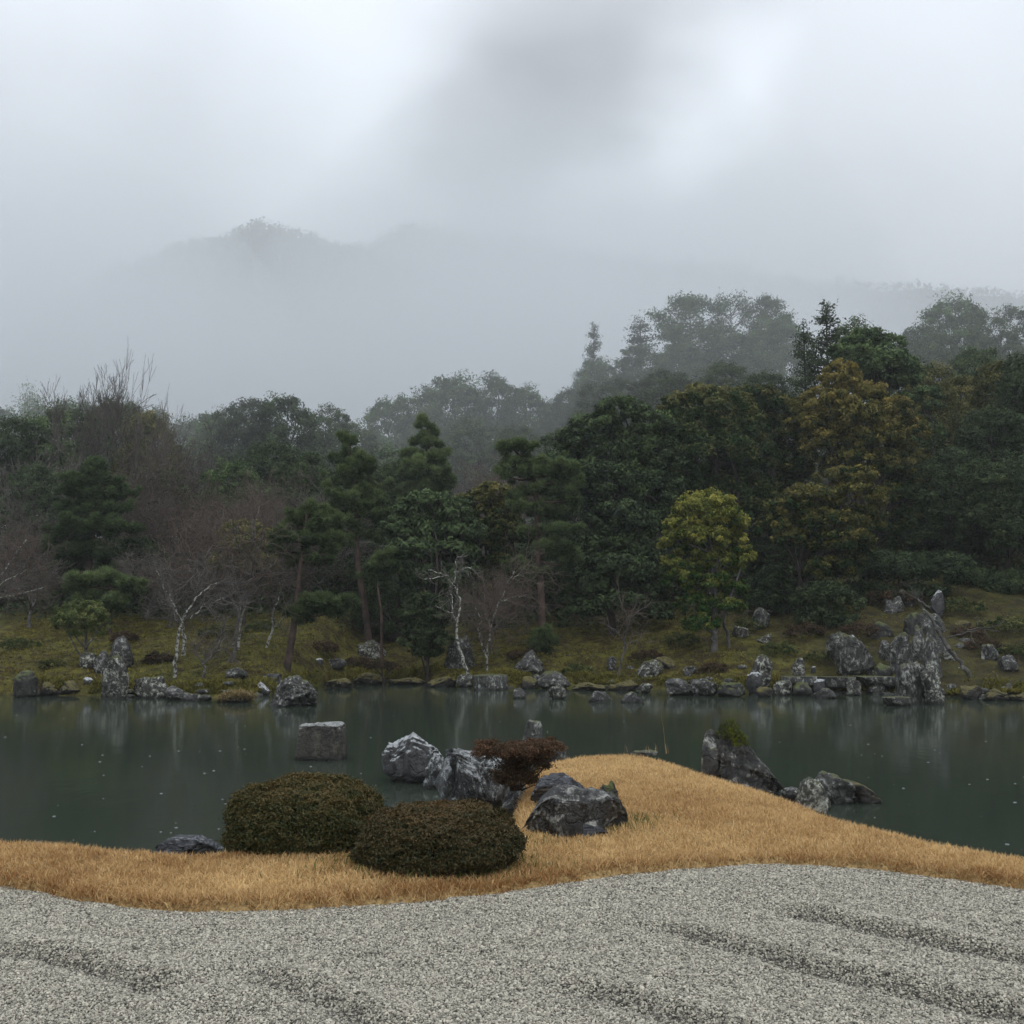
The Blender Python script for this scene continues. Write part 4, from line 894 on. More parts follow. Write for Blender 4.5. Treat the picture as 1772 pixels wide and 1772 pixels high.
# ------------------------------------------------------------------ bare crooked trees on the moss, hand-laid
def hand_tree(name, label, Y, trunk, branches, bark, seed, twig='twiggrey', tw=(3, 2), rad=.07, tl=.8, spread=.8):
    r = np.random.default_rng(seed); B = np.array(at(*trunk[0], Y)); zg = min(fh(B[0], Y), B[2]); O = np.array([B[0], Y, zg]); root = empty(name, tuple(O), label, 'bare tree')
    s = lambda pts, y0=0.: np.array([np.array(at(a, b, Y)) - O + [0, y0 * i / max(len(pts) - 1, 1), 0] for i, (a, b) in enumerate(pts)])
    def fine(P):      # crooked resample
        t = np.linspace(0, len(P) - 1, (len(P) - 1) * 3 + 1); Q = np.stack([np.interp(t, np.arange(len(P)), P[:, i]) for i in range(3)], 1); Q[1:-1] += r.normal(size=(len(Q) - 2, 3)) * .022; return Q
    T = fine(s(trunk)); T[0, 2] = -.2; rad *= .72; g = Geo(); tube(g, T, np.linspace(rad, rad * .62, len(T)), 8); link('trunk', g.mesh('trunk', MAT[bark], True), root)
    gw = Geo()
    def twg(p, d, L_, rd, dep):
        pts = [p]; q = p.copy(); dd = d.copy()
        for k in range(3): dd = dd + r.normal(size=3) * .25 + [0, 0, .05]; dd /= np.linalg.norm(dd); q = q + dd * L_ / 3; pts.append(q.copy())
        tube(gw, pts, np.linspace(rd, rd * .55, 4), 3, r.uniform(0, 1))
        if dep: 
            for k in range(3): e = dd + r.normal(size=3) * spread; e /= np.linalg.norm(e); twg(pts[r.integers(1, 4)], e, L_ * .7, max(rd * .65, .004), dep - 1)
    for k, (rb, pts) in enumerate(branches):
        P = fine(s(pts, r.uniform(-.9, .9))); g = Geo(); rb *= .72; tube(g, P, np.linspace(rb, max(rb * .35, .012), len(P)), 6); link('branch', g.mesh('branch', MAT[bark], True), root)
        for q in range(tw[0] * len(pts)):
            i = r.integers(1, len(P)); d = P[i] - P[i - 1]; d = d / np.linalg.norm(d) + r.normal(size=3) * spread; d /= np.linalg.norm(d); twg(P[i], d, tl * r.uniform(.5, 1.1), .011, tw[1])
    tag(link('twigs', gw.mesh('twigs', MAT[twig]), root), kind='stuff'); return root
hand_tree('bare_tree', 'crooked white-barked bare tree standing at the water edge in the middle of the far bank', 32.6, [(812, 1172), (806, 1155), (797, 1132), (790, 1105), (791, 1077)],
    [(.05, [(791, 1077), (796, 1060), (795, 1035), (789, 1018), (779, 1008), (772, 995), (760, 990), (737, 984)]), (.03, [(791, 1077), (784, 1065), (782, 1040), (778, 1013)]), (.03, [(784, 1012), (788, 990), (790, 963)]), (.022, [(786, 990), (800, 985), (818, 986)]), (.02, [(783, 1060), (770, 1056), (755, 1048)]), (.018, [(772, 995), (752, 1002), (735, 1004)])], 'birch', 41, tw=(2, 1), rad=.085, tl=.5)
hand_tree('bare_tree', 'pale twin-stemmed bare tree forming a V, right of the crooked white tree', 33.5, [(843, 1142), (841, 1135), (838, 1125)],
    [(.05, [(838, 1128), (832, 1110), (828, 1088), (832, 1070), (822, 1050)]), (.05, [(843, 1140), (845, 1112), (848, 1090), (856, 1062), (866, 1040), (880, 1010), (890, 990)]), (.025, [(848, 1090), (842, 1070), (836, 1052)]), (.025, [(866, 1040), (890, 1034), (915, 1028)]), (.02, [(880, 1010), (892, 1000), (905, 985)])], 'birch', 42, twig='twigred', tw=(4, 2), rad=.05, tl=.9)
hand_tree('bare_tree', 'bare tree on the left moss with a forked white top and mossy trunk', 29.5, [(303, 1164), (304, 1140), (308, 1110), (312, 1085)],
    [(.05, [(312, 1085), (320, 1060), (330, 1040), (340, 1025), (352, 1012), (365, 1005)]), (.035, [(316, 1075), (306, 1055), (298, 1030), (292, 1010), (285, 990)]), (.03, [(330, 1070), (345, 1055), (365, 1042), (395, 1034)]), (.02, [(340, 1025), (352, 1000), (355, 985)]), (.02, [(306, 1055), (290, 1048), (272, 1045)])], 'birch', 43, tw=(4, 2), rad=.075)
hand_tree('bare_tree', 'short pale stub tree right behind the forked white-topped tree', 32, [(318, 1112), (317, 1098), (318, 1085)], [(.03, [(318, 1085), (322, 1070), (335, 1055)]), (.02, [(318, 1085), (305, 1070), (300, 1050)])], 'birch', 44, tw=(4, 1), rad=.09)
hand_tree('bare_tree', 'tall mottled grey bare tree, centre of the left bank bare trees, boughs spreading right', 31, [(397, 1160), (405, 1130), (410, 1100), (412, 1070), (415, 1045)],
    [(.06, [(415, 1045), (425, 1020), (432, 985), (435, 950), (432, 900), (438, 870)]), (.05, [(412, 1060), (402, 1040), (385, 1025), (362, 990), (340, 975), (320, 968)]), (.045, [(415, 1045), (435, 1020), (452, 1000), (480, 995), (512, 985)]), (.03, [(425, 1020), (440, 990), (452, 960), (470, 930)]), (.03, [(410, 1030), (398, 1000), (380, 970), (370, 940)]), (.03, [(432, 985), (420, 950), (415, 915)])], 'greybark', 45, twig='twigred', tw=(5, 2), rad=.085, tl=1.0)
hand_tree('bare_tree', 'second mottled stem just behind the tall grey bare tree', 32.5, [(412, 1145), (413, 1110), (418, 1070)], [(.04, [(418, 1070), (428, 1040), (445, 1020), (470, 1010)]), (.03, [(418, 1070), (420, 1035), (415, 1000), (408, 965)])], 'birch', 46, twig='twigred', tw=(4, 2), rad=.07)
hand_tree('bare_tree', 'white-trunked forked tree between the tall grey bare tree and the leaning pine', 32.5, [(463, 1142), (464, 1115), (472, 1090), (474, 1070)],
    [(.05, [(472, 1088), (471, 1060), (478, 1030), (485, 1010)]), (.035, [(474, 1085), (490, 1072), (508, 1058)]), (.02, [(485, 1010), (500, 1000), (522, 988)]), (.02, [(485, 1010), (480, 990), (470, 975)])], 'birch', 47, tw=(3, 2), rad=.07)
hand_tree('bare_shrub', 'low twisted multi-stemmed bare shrub tree at the left bank edge', 29, [(352, 1172), (353, 1160), (352, 1145)],
    [(.04, [(352, 1150), (345, 1135), (341, 1115)]), (.045, [(353, 1148), (365, 1132), (375, 1115), (380, 1095), (384, 1082)]), (.03, [(368, 1130), (385, 1122), (398, 1110)]), (.025, [(352, 1150), (356, 1130), (358, 1110)])], 'greybark', 48, twig='twig', tw=(4, 2), rad=.06, tl=.4)
hand_tree('bare_tree', 'thin dark leaning tree with few twigs near the shore, beside the round lichened boulder', 32.2, [(1072, 1168), (1074, 1148), (1080, 1120), (1085, 1095)],
    [(.03, [(1085, 1095), (1090, 1075), (1100, 1060), (1118, 1052)]), (.025, [(1082, 1110), (1066, 1090), (1050, 1080)]), (.02, [(1085, 1095), (1082, 1070), (1074, 1052)]), (.02, [(1078, 1128), (1095, 1112), (1112, 1105)])], 'greybark', 52, twig='twigred', tw=(4, 1), rad=.05, tl=.6)
hand_tree('fallen_branch_tree', 'dark trunk leaning left over the waterfall stones, white branch ends', 29.0, [(1692, 1188), (1673, 1160), (1655, 1140), (1643, 1125)],
    [(.085, [(1643, 1125), (1634, 1105), (1629, 1090), (1622, 1070), (1609, 1050)]), (.05, [(1610, 1052), (1598, 1040), (1584, 1028)]), (.03, [(1640, 1103), (1655, 1097), (1674, 1090)]), (.02, [(1674, 1090), (1695, 1088), (1722, 1083)])], 'greybark', 49, tw=(1, 1), rad=.10, tl=.5)
hand_tree('bare_tree', 'pale branches reaching in from the left edge above the moss', 30, [(-40, 1090), (-35, 1060), (-25, 1045)],
    [(.04, [(-25, 1045), (5, 1030), (30, 1026), (55, 1012)]), (.035, [(-30, 1055), (0, 1010), (20, 998), (40, 985)]), (.03, [(-25, 1045), (-10, 1000), (10, 960), (25, 930)])], 'birch', 50, twig='twigred', tw=(5, 2), rad=.08, tl=.9)
hand_tree('bare_tree', 'leaning bare branch tree at the left foot of the yellow-green tree', 33.5, [(1262, 1105), (1255, 1085), (1252, 1068)],
    [(.04, [(1252, 1068), (1265, 1055), (1285, 1050), (1305, 1042)]), (.03, [(1252, 1068), (1245, 1050), (1240, 1030)])], 'greybark', 51, tw=(2, 1), rad=.08)

# ------------------------------------------------------------------ broadleaf trees given their own shape
def lobed(name, label, cat, Y, base, lobes_px, mat, seed, nclump, per, leaf, tfun=None, bark='bark', rad=.12, cr=.3, group=None, zmin=-.5, deep=.9, trunk_to=None):
    r = np.random.default_rng(seed); s = Y / F; B = np.array(at(*base, Y)); zg = min(fh(B[0], Y), B[2]); O = np.array([B[0], Y, zg]); root = empty(name, tuple(O), label, cat, group)
    lb = []
    for (px, py, rx, rz, *dy) in lobes_px:
        C = np.array(at(px, py, Y)) - O; lb.append((C[0], (dy[0] if dy else r.uniform(-.5, .5) * rx * s * .8), C[2], rx * s, rx * s * deep, rz * s))
    cm = crown(lb, nclump, per, leaf, seed, cr=cr, tfun=tfun, mat=mat, zmin=zmin)
    ty = max(l[2] for l in lb) if trunk_to is None else trunk_to; mx = sum(l[0] for l in lb) / len(lb)
    tp = curve_to((0, 0, -.3), (mx * .7, 0, ty * .85), r, .06, 6)
    limbs = [(curve_to(tp[min(1 + k % 4, 4)], l[:3], r, .2), np.linspace(rad * .45, .02, 5)) for k, l in enumerate(lb)]
    link('trunk', trunk_mesh(tp, np.linspace(rad, rad * .3, 6), limbs, bark), root); link('crown', cm, root); return root
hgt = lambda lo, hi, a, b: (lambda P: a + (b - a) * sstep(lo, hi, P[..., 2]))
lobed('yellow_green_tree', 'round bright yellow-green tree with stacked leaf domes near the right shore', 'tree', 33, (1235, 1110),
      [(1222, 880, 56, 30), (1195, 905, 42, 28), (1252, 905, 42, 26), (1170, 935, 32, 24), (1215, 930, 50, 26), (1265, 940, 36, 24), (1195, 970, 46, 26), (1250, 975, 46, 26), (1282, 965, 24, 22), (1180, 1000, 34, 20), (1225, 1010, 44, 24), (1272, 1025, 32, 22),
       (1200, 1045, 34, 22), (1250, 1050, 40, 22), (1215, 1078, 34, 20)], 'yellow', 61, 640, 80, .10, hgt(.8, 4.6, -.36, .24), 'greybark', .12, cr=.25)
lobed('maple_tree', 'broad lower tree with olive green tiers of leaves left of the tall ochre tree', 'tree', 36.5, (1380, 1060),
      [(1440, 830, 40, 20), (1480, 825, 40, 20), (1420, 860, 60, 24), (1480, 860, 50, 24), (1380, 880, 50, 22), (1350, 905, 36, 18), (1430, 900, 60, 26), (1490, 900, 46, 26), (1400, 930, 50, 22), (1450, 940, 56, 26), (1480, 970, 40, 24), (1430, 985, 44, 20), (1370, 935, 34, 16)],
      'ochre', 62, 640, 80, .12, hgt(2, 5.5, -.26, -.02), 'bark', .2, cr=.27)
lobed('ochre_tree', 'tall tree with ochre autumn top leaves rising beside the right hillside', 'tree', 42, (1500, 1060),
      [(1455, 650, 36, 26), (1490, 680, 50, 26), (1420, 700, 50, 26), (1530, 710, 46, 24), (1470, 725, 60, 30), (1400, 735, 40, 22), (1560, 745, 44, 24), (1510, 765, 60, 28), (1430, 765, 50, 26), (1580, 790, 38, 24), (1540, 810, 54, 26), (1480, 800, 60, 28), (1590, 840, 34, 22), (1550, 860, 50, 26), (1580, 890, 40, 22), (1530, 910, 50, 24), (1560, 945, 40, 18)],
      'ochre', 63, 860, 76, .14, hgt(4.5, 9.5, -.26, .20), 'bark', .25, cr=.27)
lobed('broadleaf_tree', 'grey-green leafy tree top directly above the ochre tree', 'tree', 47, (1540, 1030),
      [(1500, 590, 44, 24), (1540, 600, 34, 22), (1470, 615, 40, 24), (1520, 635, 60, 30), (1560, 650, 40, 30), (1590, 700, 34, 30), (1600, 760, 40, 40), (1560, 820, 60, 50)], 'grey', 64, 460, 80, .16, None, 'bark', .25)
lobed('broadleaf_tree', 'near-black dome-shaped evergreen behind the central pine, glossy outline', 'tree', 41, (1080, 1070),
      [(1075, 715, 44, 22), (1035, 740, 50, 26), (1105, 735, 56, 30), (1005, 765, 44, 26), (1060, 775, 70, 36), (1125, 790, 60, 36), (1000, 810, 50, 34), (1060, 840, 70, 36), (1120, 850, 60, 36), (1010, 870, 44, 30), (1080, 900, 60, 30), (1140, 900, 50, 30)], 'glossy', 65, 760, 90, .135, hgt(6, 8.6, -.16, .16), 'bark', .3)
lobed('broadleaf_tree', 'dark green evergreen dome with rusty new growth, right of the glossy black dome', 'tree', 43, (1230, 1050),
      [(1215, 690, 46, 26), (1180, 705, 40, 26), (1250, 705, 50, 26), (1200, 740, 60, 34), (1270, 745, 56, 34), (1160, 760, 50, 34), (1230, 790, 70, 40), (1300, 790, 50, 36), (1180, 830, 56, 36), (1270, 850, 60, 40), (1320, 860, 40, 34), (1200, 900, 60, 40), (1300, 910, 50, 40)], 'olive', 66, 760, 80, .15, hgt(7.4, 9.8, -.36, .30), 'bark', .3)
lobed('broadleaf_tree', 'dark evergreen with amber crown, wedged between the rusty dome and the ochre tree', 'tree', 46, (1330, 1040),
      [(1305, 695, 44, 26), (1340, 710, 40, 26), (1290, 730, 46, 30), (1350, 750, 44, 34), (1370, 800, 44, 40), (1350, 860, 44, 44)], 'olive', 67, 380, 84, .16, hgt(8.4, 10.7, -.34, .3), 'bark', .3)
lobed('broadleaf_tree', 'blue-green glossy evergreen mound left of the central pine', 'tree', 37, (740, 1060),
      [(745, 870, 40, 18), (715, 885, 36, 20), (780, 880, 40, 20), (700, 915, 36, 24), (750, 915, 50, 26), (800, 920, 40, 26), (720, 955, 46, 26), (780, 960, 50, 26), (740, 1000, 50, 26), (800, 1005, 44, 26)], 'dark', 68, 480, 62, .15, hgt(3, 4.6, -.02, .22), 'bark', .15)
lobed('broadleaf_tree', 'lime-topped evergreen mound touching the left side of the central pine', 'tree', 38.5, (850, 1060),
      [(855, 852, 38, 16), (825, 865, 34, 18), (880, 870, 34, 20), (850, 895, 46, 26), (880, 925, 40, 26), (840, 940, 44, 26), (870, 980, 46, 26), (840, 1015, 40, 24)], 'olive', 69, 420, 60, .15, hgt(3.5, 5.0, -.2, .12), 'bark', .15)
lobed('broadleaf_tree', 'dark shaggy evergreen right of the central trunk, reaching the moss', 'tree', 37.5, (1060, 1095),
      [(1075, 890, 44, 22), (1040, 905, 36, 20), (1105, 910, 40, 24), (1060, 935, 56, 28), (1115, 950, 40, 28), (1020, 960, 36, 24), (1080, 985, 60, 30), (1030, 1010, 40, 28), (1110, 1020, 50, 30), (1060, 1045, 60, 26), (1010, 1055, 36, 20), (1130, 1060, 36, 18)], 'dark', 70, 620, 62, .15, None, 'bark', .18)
lobed('broadleaf_shrub', 'drooping green shrub above the broad cliff rock', 'shrub', 35, (1430, 1095),
      [(1430, 1030, 40, 22), (1400, 1040, 30, 20), (1465, 1045, 32, 22), (1420, 1065, 44, 20), (1455, 1078, 34, 18), (1405, 1080, 28, 14)], 'green', 71, 300, 60, .10, None, 'bark', .08)
lobed('round_shrub', 'dark low shrub spreading over the slope above the waterfall stones', 'shrub', 37, (1560, 1040), [(1490, 980, 50, 30), (1560, 985, 60, 30), (1630, 985, 50, 28), (1500, 1025, 44, 18), (1545, 1032, 40, 12), (1600, 1025, 44, 14)], 'dark', 78, 460, 60, .10, lambda P: -.12 + 0 * P[..., 2], 'bark', .06)
lobed('round_shrub', 'low dark shrub on the slope between the yellow-green tree and the maple', 'shrub', 38, (1345, 1060), [(1310, 1020, 34, 20), (1345, 1005, 44, 26), (1380, 1010, 40, 24), (1330, 1040, 44, 18), (1375, 1042, 40, 20), (1345, 1058, 34, 12)], 'dark', 79, 330, 60, .10, lambda P: -.15 + 0 * P[..., 2], 'bark', .05)
lobed('round_shrub', 'dim shrub under the trees near the right edge of the slope', 'shrub', 38.5, (1720, 1030), [(1690, 1005, 50, 20), (1750, 1010, 50, 22), (1720, 1025, 40, 14)], 'green', 80, 300, 60, .10, lambda P: -.15 + 0 * P[..., 2], 'bark', .05)
lobed('young_tree', 'small round fresh-green young tree on the left moss beside the dark rocks', 'tree', 31, (146, 1125),
      [(140, 1050, 30, 12), (118, 1062, 22, 14), (165, 1062, 24, 14), (140, 1072, 40, 16), (112, 1082, 18, 12), (178, 1080, 18, 12), (150, 1090, 30, 12)], 'willow', 72, 230, 48, .075, None, 'greybark', .06, cr=.3)
lobed('round_shrub', 'dense dark green shrub on the moss left of the crooked white tree', 'shrub', 34, (740, 1135),
      [(735, 1040, 28, 14), (715, 1060, 22, 18), (755, 1062, 26, 18), (735, 1080, 36, 22), (715, 1105, 24, 20), (755, 1110, 28, 22), (735, 1125, 30, 14)], 'green', 73, 330, 60, .095, None, 'bark', .06)
lobed('round_shrub', 'small dark brown ball shrub on the left moss slope', 'shrub', 31, (272, 1152), [(272, 1140, 24, 11), (260, 1144, 14, 8), (286, 1144, 14, 8)], 'twigleaf' if False else 'redshrub', 74, 90, 60, .05, lambda P: -.35 + 0 * P[..., 2], 'bark', .03)
lobed('round_shrub', 'small green-brown ball shrub near the left edge on the moss slope', 'shrub', 30.5, (92, 1162), [(92, 1150, 20, 10), (80, 1154, 12, 7), (104, 1154, 12, 7)], 'olive', 75, 80, 60, .05, None, 'bark', .03)
lobed('round_shrub', 'low dark heath mound near the bank edge between the shore recess and lichened rock', 'shrub', 32.5, (660, 1160), [(660, 1152, 26, 7), (645, 1154, 16, 6), (680, 1154, 16, 6)], 'redshrub', 76, 80, 60, .05, lambda P: -.35 + 0 * P[..., 2], 'bark', .03)
lobed('round_shrub', 'yellow-green bush half hidden behind the bare trees of the left bank', 'shrub', 37, (425, 1000), [(420, 915, 36, 14), (395, 925, 26, 12), (448, 925, 28, 14), (420, 945, 46, 20), (400, 975, 40, 20), (445, 975, 40, 20)], 'olive', 77, 300, 56, .11, lambda P: .1 + 0 * P[..., 2], 'bark', .08)

# ------------------------------------------------------------------ the wood behind: a few kinds of tree, each copy its own thing
pr = {}
pr['dome'] = broad_proto(101, 11, 9, 'grey')
pr['dome2'] = broad_proto(111, 12, 9, 'dark')
pr['tall'] = broad_proto(121, 14, 8, 'grey', shape='col')
pr['olive'] = broad_proto(131, 11, 8, 'olive')
pr['green'] = broad_proto(141, 10, 8, 'green', shape='col')
pr['low'] = broad_proto(151, 6, 8, 'dark', 12, .18, 400, 60, low=.02)
pr['lowg'] = broad_proto(161, 6, 8, 'grey', 12, .18, 400, 60, low=.02)
pr['cedar'] = conifer_proto(171, 14, 5, 'dark', .26, 80, 70)
pr['openpine'] = conifer_proto(181, 12, 8, 'dark', .26, 40, 110, True)
pr['openpine2'] = conifer_proto(182, 12, 8, 'grey', .30, 90, 170, True)
pr['bareb'] = bare_proto(201, 9, 7, 5, 3, 'twig', 'greybark', .14, .75, .3, .013)
pr['barer'] = bare_proto(211, 8, 8, 6, 3, 'twigred', 'greybark', .12, .8, .2, .009)
pr['bareup'] = bare_proto(221, 12, 6, 5, 3, 'twig', 'greybark', .13, .5, .5, .012)
GT = 'trees of the wood behind the pond'
def wood(kind, px, Y, top, wpx, label, cat='tree'):
    nm = {'cedar': 'cedar_tree', 'openpine': 'pine_tree', 'openpine2': 'broadleaf_tree', 'bareb': 'bare_tree', 'barer': 'bare_tree', 'bareup': 'bare_tree', 'low': 'understory_tree', 'lowg': 'understory_tree'}.get(kind, 'broadleaf_tree')
    return place(pr[kind], nm, px, Y, top, wpx, label, cat, GT)
T_ = [
 # hazy ridge at right
 ('cedar', 1030, 92, 562, 52, 'lone narrow tree sticking up at the left end of the misty ridge'),
 ('cedar', 1112, 92, 553, 90, 'misty ridge tree with a fine feathery pointed top'),
 ('openpine2', 1200, 90, 522, 120, 'open spreading misty tree, left of the two tallest ridge pines'),
 ('openpine', 1272, 90, 518, 100, 'flat-topped misty pine on the ridge, tallest of the ridge line'),
 ('openpine2', 1335, 92, 522, 80, 'thin misty ridge tree right of the flat-topped pine'),
 ('dome', 1040, 88, 620, 120, 'misty round tree under the narrow tree at the ridge end'),
 ('tall', 1110, 86, 600, 130, 'misty round tree below the feathery ridge tree'),
 ('dome', 1190, 84, 590, 140, 'misty broad tree below the open spreading ridge tree'),
 ('tall', 1270, 82, 565, 140, 'misty broad tree below the flat-topped ridge pine'),
 ('dome', 1345, 80, 545, 130, 'misty broad tree between the ridge pines and the black conifer'),
 ('dome', 985, 84, 672, 110, 'misty low crown where the ridge descends to the middle'),
 ('tall', 1060, 70, 655, 150, 'grey round crown in the second row under the ridge'),
 ('dome', 1150, 68, 640, 160, 'wide grey crown behind the rusty evergreen dome'),
 ('tall', 1250, 66, 625, 150, 'grey crown right behind the rusty new growth'),
 ('dome2', 1330, 62, 640, 130, 'dark grey crown behind the amber-crowned evergreen'),
 ('cedar', 1440, 56, 526, 110, 'black ragged conifer standing out against the sky at right'),
 ('cedar', 1400, 57, 562, 80, 'shorter black conifer left of the ragged black one'),
 ('tall', 1500, 58, 552, 130, 'grey-green crown right of the ragged black conifer'),
 ('dome', 1665, 74, 508, 150, 'large misty rounded crown, highest at the right'),
 ('dome', 1610, 72, 560, 120, 'misty crown left of the highest right crown'),
 ('tall', 1750, 72, 530, 120, 'misty crown at the right edge beside the highest one'),
 ('dome', 1700, 62, 600, 150, 'grey crown below the highest misty crown'),
 ('olive', 1620, 56, 628, 140, 'brownish green crown beside the ochre tree top'),
 ('olive', 1668, 52, 650, 130, 'olive crown at right, in front of the misty rounded crown'),
 ('olive', 1745, 47, 622, 130, 'rusty olive crown at the right edge, in front of the mist'),
 ('dome2', 1800, 44, 600, 170, 'dark crown cut by the right edge'),
 ('dome2', 1720, 43, 700, 160, 'deep green tree below the rusty olive crown at right'),
 ('dome2', 1650, 41, 770, 150, 'deep shadowed evergreen right of the ochre tree'),
 ('green', 1740, 39, 800, 150, 'dark green leafy tree above the right slope'),
 ('dome2', 1800, 38, 780, 140, 'dark tree at the right edge above the moss'),
 ('low', 1600, 42, 880, 180, 'dark understory crown behind the waterfall stones'),
 ('low', 1690, 42, 900, 190, 'dark understory crown above the right slope'),
 ('dome2', 1235, 52, 760, 150, 'shadowed crown filling in behind the two evergreen domes'),
 ('dome2', 1330, 53, 780, 150, 'shadowed crown filling in behind the amber-crowned evergreen'),
 ('dome2', 1130, 52, 770, 150, 'shadowed crown filling in behind the glossy dome'),
 ('low', 1500, 43, 905, 170, 'shadowed understory behind the maple'),
 ('low', 1330, 43, 930, 170, 'shadowed understory right of the yellow-green tree'),
 ('low', 1160, 41, 940, 150, 'shadowed understory left of the yellow-green tree'),
 ('low', 1240, 45, 890, 180, 'dark understory mass behind the yellow-green tree'),
 # middle distance
 ('dome', 680, 92, 688, 90, 'leftmost misty crown of the central wooded hill'),
 ('tall', 725, 90, 668, 90, 'misty crown stepping up on the left of the central wooded hill'),
 ('dome', 790, 88, 645, 110, 'misty pointed crown on the central hill'),
 ('tall', 850, 87, 643, 90, 'highest crown of the central wooded hill'),
 ('dome', 910, 88, 664, 100, 'misty crown right of the highest central crown'),
 ('dome', 960, 86, 690, 90, 'misty crown in the saddle between central hill and ridge'),
 ('tall', 820, 72, 720, 130, 'pale grey-green crown in the middle of the central hill'),
 ('dome', 900, 70, 735, 130, 'pale grey-green crown above the central pine'),
 ('dome', 740, 74, 735, 120, 'hazy crown above the dim pine'),
 ('lowg', 680, 66, 775, 120, 'hazy shrub-like crown left of the dim pine'),
 ('tall', 975, 58, 745, 110, 'grey crown just left of the glossy black dome'),
 ('barer', 830, 55, 800, 160, 'hazy reddish leafless tree above the evergreen mounds'),
 ('barer', 900, 58, 790, 140, 'hazy reddish leafless tree left of the central pine top'),
 ('green', 720, 50, 790, 110, 'green crown behind the dim pine'),
 ('green', 660, 52, 800, 110, 'green crown right behind the red-trunked pine'),
 ('dome2', 490, 66, 678, 130, 'dark round crown, largest above the left bare woods'),
 ('dome2', 430, 68, 684, 120, 'dark crown left half of the largest left dome'),
 ('dome', 380, 72, 706, 110, 'grey crown left of the dark left dome'),
 ('tall', 560, 68, 700, 100, 'greyish crown right of the dark left dome'),
 ('dome', 605, 72, 725, 100, 'lower grey crown beside the gap in the tree line'),
 ('tall', 650, 84, 745, 80, 'misty crown in the gap of the tree line'),
 ('dome2', 470, 58, 760, 170, 'dark evergreen foliage beneath the left dome'),
 ('dome2', 545, 58, 800, 130, 'dark evergreen foliage left of the red-trunked pine'),
 ('tall', 60, 84, 692, 110, 'misty crown at far left behind bare branches'),
 ('dome', 130, 86, 690, 120, 'misty crown behind the tall bare branches at left'),
 ('dome', 200, 84, 690, 110, 'misty crown left of the gap above the bare woods'),
 ('tall', 255, 82, 705, 100, 'misty crown sloping down above the bare woods'),
 ('dome', 320, 84, 722, 110, 'misty low crown above the bare woods'),
 ('dome', -10, 80, 700, 110, 'misty crown cut by the left edge'),
 # bare woods left
 ('bareup', 140, 54, 634, 120, 'tallest bare tree with fine upright twigs against the mist'),
 ('bareup', 245, 56, 690, 120, 'tall bare tree right of the tallest bare one'),
 ('dome', 100, 62, 694, 130, 'grey-green round crown behind the tallest bare tree'),
 ('dome', 190, 64, 690, 130, 'grey-green crown right of the tallest bare tree'),
 ('olive', 255, 62, 712, 120, 'olive crown sloping down right of the tallest bare tree'),
 ('dome2', 20, 60, 715, 120, 'dark green crown near the left edge behind bare twigs'),
 ('bareb', 60, 52, 740, 140, 'brown bare crown above the dark pine at left'),
 ('bareb', 330, 56, 738, 140, 'bare crown with rusty twigs left of the dark dome'),
 ('bareb', 200, 48, 780, 150, 'brown bare crown right above the broad pine'),
 ('barer', 290, 46, 780, 200, 'reddish bare crown in the middle of the left woods'),
 ('dome', 395, 50, 790, 120, 'grey-green crown among bare trees below the dark left dome'),
 ('barer', 400, 46, 830, 150, 'reddish bare crown below the dark left dome'),
 ('green', 520, 52, 790, 120, 'green crown behind the leaning pine'),
 ('barer', 480, 48, 830, 150, 'reddish bare crown behind the leaning pine'),
 ('bareb', 590, 50, 820, 150, 'brown bare crown behind the red-trunked pine'),
 ('dome2', 60, 50, 800, 120, 'mid-green crown left of the broad pine among bare trees'),
 ('green', 280, 49, 815, 150, 'mid-green crown in the bare woods right of the broad pine'),
 ('bareb', 40, 44, 820, 160, 'brown bare crown left of the broad pine'),
 ('barer', 20, 40, 900, 180, 'reddish low bare crown at the left edge'),
 ('barer', 260, 42, 850, 200, 'reddish bare crown right of the broad pine'),
 ('barer', 350, 40, 880, 190, 'reddish bare crown above the forked white-topped tree'),
 ('barer', 450, 41, 870, 190, 'reddish bare crown above the tall grey bare tree'),
 ('bareb', 560, 42, 900, 150, 'brown bare crown between the two slender pines'),
 ('low', 240, 40, 930, 110, 'low evergreen tree among the bare trees right of the broad pine'),
 ('bareb', 260, 38, 940, 130, 'brown low bare crown above the left moss'),
 ('barer', 300, 37, 960, 160, 'low reddish bare crown at the top of the left moss'),
 ('barer', 850, 35.5, 985, 130, 'reddish fine-twigged tree behind the pale V-shaped tree'),
 ('bareb', 60, 37, 950, 170, 'low brown bare crown at far left above the moss'),
 ('low', 330, 47, 900, 220, 'dark evergreen understory behind the reddish bare crowns'),
 ('low', 90, 47, 900, 220, 'dark evergreen understory behind the broad pine'),
 ('low', 210, 45, 930, 220, 'dark understory right of the broad pine'),
 ('low', 470, 46, 900, 200, 'dark understory behind the leaning pine'),
 ('low', 600, 44, 920, 180, 'dark understory behind the two slender pines'),
 ('low', 0, 43, 960, 180, 'dark understory at the left edge'),
 ('low', 680, 41, 960, 150, 'dark understory right of the red-trunked pine'),
 ('low', 930, 42, 930, 160, 'dark understory behind the central trunk'),
 ('low', 400, 42, 960, 180, 'dark understory above the left bare trees'),
 ('low', 990, 45, 850, 170, 'dark understory crown left under the glossy dome'),
]
for t in T_: wood(*t)
